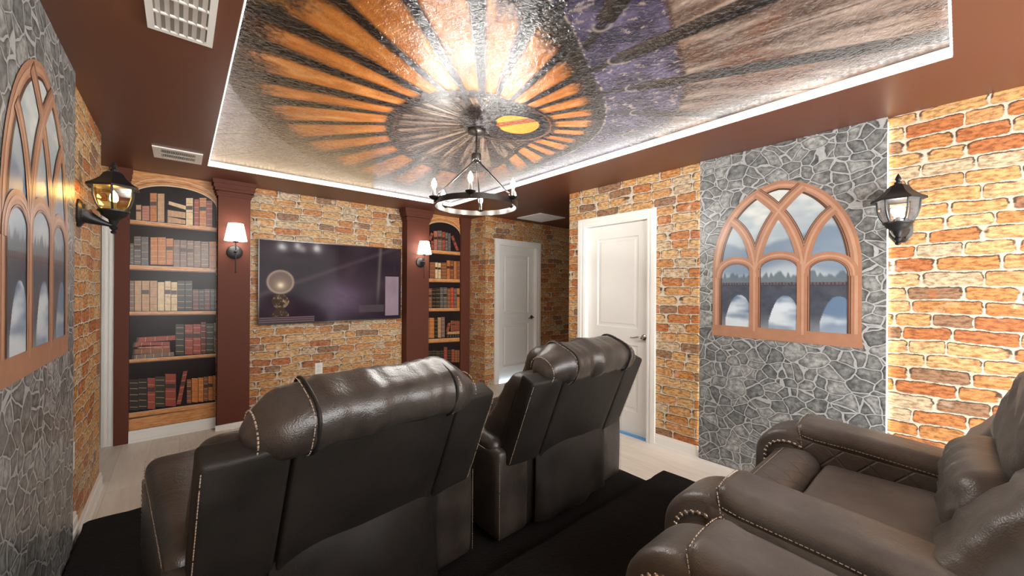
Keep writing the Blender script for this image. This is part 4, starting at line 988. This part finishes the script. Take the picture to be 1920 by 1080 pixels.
    def cpan(p): return B(p.x, p.y-.012*math.sin(PI*min(1, max(0, p.z/.5)))*math.cos(p.x/.28*PI/2), p.z)
    m = MB(); m.rbox(-.280, .280, 0, .14, -.04, .485, .012, .05, cpan); bs = obj('back_panel', m, M_backl, T, True)
    m = MB(); m.tube([B(x, .001, .478) for x in np.linspace(-.275, .275, 8)], .003, 6); obj('seam', m, M_backl, bs, True)
    for s in (-1, 1):
        def wf(p): 
            k = (abs(p.x)-.288)/.202
            return B(p.x, p.y+.014*k, p.z-.012*k*(p.z/.46)+.004*math.sin(p.x*20))
        x0, x1 = (.287, .490) if s > 0 else (-.490, -.287)
        m = MB(); m.rbox(x0, x1, 0, .090, -.02, .465, .016, .05, wf); wg = obj('back_wing', m, M_backl, T, True)
        m = MB(); xo = s*.486
        dashes(m, [wf(Vector((xo, -.001+.0, z))) for z in np.linspace(.0, .445, 10)], .0013)
        obj('stitching', m, M_stitch, wg)
        def cf(p):
            k = max(0, min(1, p.z/.48)); e = math.sin(PI*k)**.6 if 0 < k < 1 else 0
            q_y = .075+(p.y-.075)*(1-.42*k**1.3)
            rw = .005*math.sin(p.z*85+nz(p, (3, 3, 3), 2))*(1 if p.y > .2 else 0)
            return B(p.x, q_y+.05*(1-k)*(1 if p.y > .2 else 0)+rw*.8+nz(p, (5, 5, 9), .008)*(1 if p.y > .2 else 0), p.z)
        xa, xb = (.215, .475) if s > 0 else (-.475, -.215)
        m = MB(); m.rbox(xa, xb, .075, plump, -.03, .415, .062, .028, cf, rs=5); wc = obj('wing_cushion', m, M_leather, T, True)
    for (l0, l1, t1, a) in ((-.02, .20, .40, .010), (.17, .47, .345, .012)):
        def lf(p, l0=l0, l1=l1):
            fr = 1 if p.y > .18 else 0
            return B(p.x, p.y+fr*(.006*math.sin(p.x*70+9*math.sin(p.z*9))*math.sin(PI*min(1,max(0,(p.z-l0)/(l1-l0))))+nz(p, (9, 4, 5), .009)), p.z)
        m = MB(); m.rbox(-.255, .255, .12, t1, l0, l1, .085, .03, lf, rs=5); obj('back_cushion', m, M_leather, T, True)
    # headrest: plump roll with two piped seams
    def hf(p):
        ax_ = abs(p.x); k = max(0, (ax_-.25)/.145); q = p.copy()
        pin = math.exp(-((ax_-.235)/.012)**2)*.010
        cy_, cz_ = .085, .488
        sc_ = 1-.38*k**1.6-pin*3.2
        wr = noise.noise(Vector((p.x*13, p.y*2.5, p.z*3))+sd)*.12+noise.noise(Vector((p.x*30, p.y*3, p.z*5))+sd)*.075
        sc_ += wr*(1.0 if ax_ < .235 else 1.2)
        y = cy_+(p.y-cy_)*sc_; z = cz_+(p.z-cz_)*(sc_ if p.z > cz_ else 1-.1*k)
        return B(q.x, y, z-.030*k)
    m = MB(); m.rbox(-.395, .395, -.026, .205, .400, .575, .085, .018, hf, rs=7); hr = obj('headrest', m, M_leather, T, 80)
    for s in (-1, 1):
        stc = MB()
        loop = []
        for a in np.linspace(0, 2*PI, 40, endpoint=False):
            ca, sa = math.cos(a), math.sin(a); k = (abs(ca)**3.2+abs(sa)**3.2)**(-1/3.2)
            loop.append(Vector((s*.238, .0895+.1155*ca*k, .4875+.0875*sa*k)))
        P = [B(p.x, .085+(p.y-.085)*.978, .488+(p.z-.488)*(.978 if p.z > .488 else 1)) for p in loop]
        m = MB(); m.tube(P, .0058, 8, closed=True); obj('headrest_piping', m, M_backl, hr, True)
        dashes(stc, [B(p.x+s*.014, p.y, p.z) for p in loop]+[B(loop[0].x+s*.014, loop[0].y, loop[0].z)], .0016)
        obj('stitching', stc, M_stitch, hr); stc = MB()
        dashes(stc, [hf(Vector((s*.372, .085+.112*math.cos(a), .488+.085*math.sin(a)))) for a in np.linspace(0, 2*PI, 30)], .0022); obj('stitching', stc, M_stitch, hr)
    # loose rear flap over the mechanism
    m = MB(); nx, nzz = 26, 22; fr, bkv = [], []
    for i in range(nx+1):
        for j in range(nzz+1):
            u = i/nx*2-1; v = j/nzz
            top = .445-.06*max(0, abs(u)-.80)**1.5*10
            z = .065+(top-.065)*v; x = u*(.315-.02*v)
            y = -.020-.062*math.sin(PI*min(1, v*.62+.30))*(1-abs(u)**5)-.012*math.sin(u*7+seed)*(1-v)+noise.noise(Vector((x*5, z*5, seed)))*.020
            fr.append((x, y, z)); bkv.append((x, y+.008, z))
    q = nzz+1; nn = len(fr)
    fs = [(i*q+j, (i+1)*q+j, (i+1)*q+j+1, i*q+j+1) for i in range(nx) for j in range(nzz)]
    per = [(i*q) for i in range(nx+1)]+[nx*q+j for j in range(1, q)]+[i*q+nzz for i in range(nx-1, -1, -1)]+[j for j in range(nzz-1, 0, -1)]
    m.add(fr+bkv, fs+[tuple(nn+k for k in f[::-1]) for f in fs]+[(per[k], per[(k+1) % len(per)], nn+per[(k+1) % len(per)], nn+per[k]) for k in range(len(per))])
    fl_ = obj('rear_flap', m, M_backl, T, True)
    # rear corner seams
    for s in (-1, 1): m = MB(); dashes(m, [(s*.532, -.001, z) for z in np.linspace(.05, .42, 6)], .0012); obj('stitching', m, M_stitch, T)
    return T
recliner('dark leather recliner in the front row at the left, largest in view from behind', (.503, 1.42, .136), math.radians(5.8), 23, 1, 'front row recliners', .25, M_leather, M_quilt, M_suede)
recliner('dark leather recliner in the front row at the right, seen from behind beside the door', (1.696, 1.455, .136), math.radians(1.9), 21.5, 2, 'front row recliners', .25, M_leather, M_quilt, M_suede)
recliner('brown leather recliner at the right of the back row, seat and quilted arms showing', (1.72, -.295, .256), 0, 17, 3, 'back row recliners')
recliner('brown leather recliner at the bottom edge, left of its pair, one arm showing', (.53, -.36, .256), 0, 17, 4, 'back row recliners')
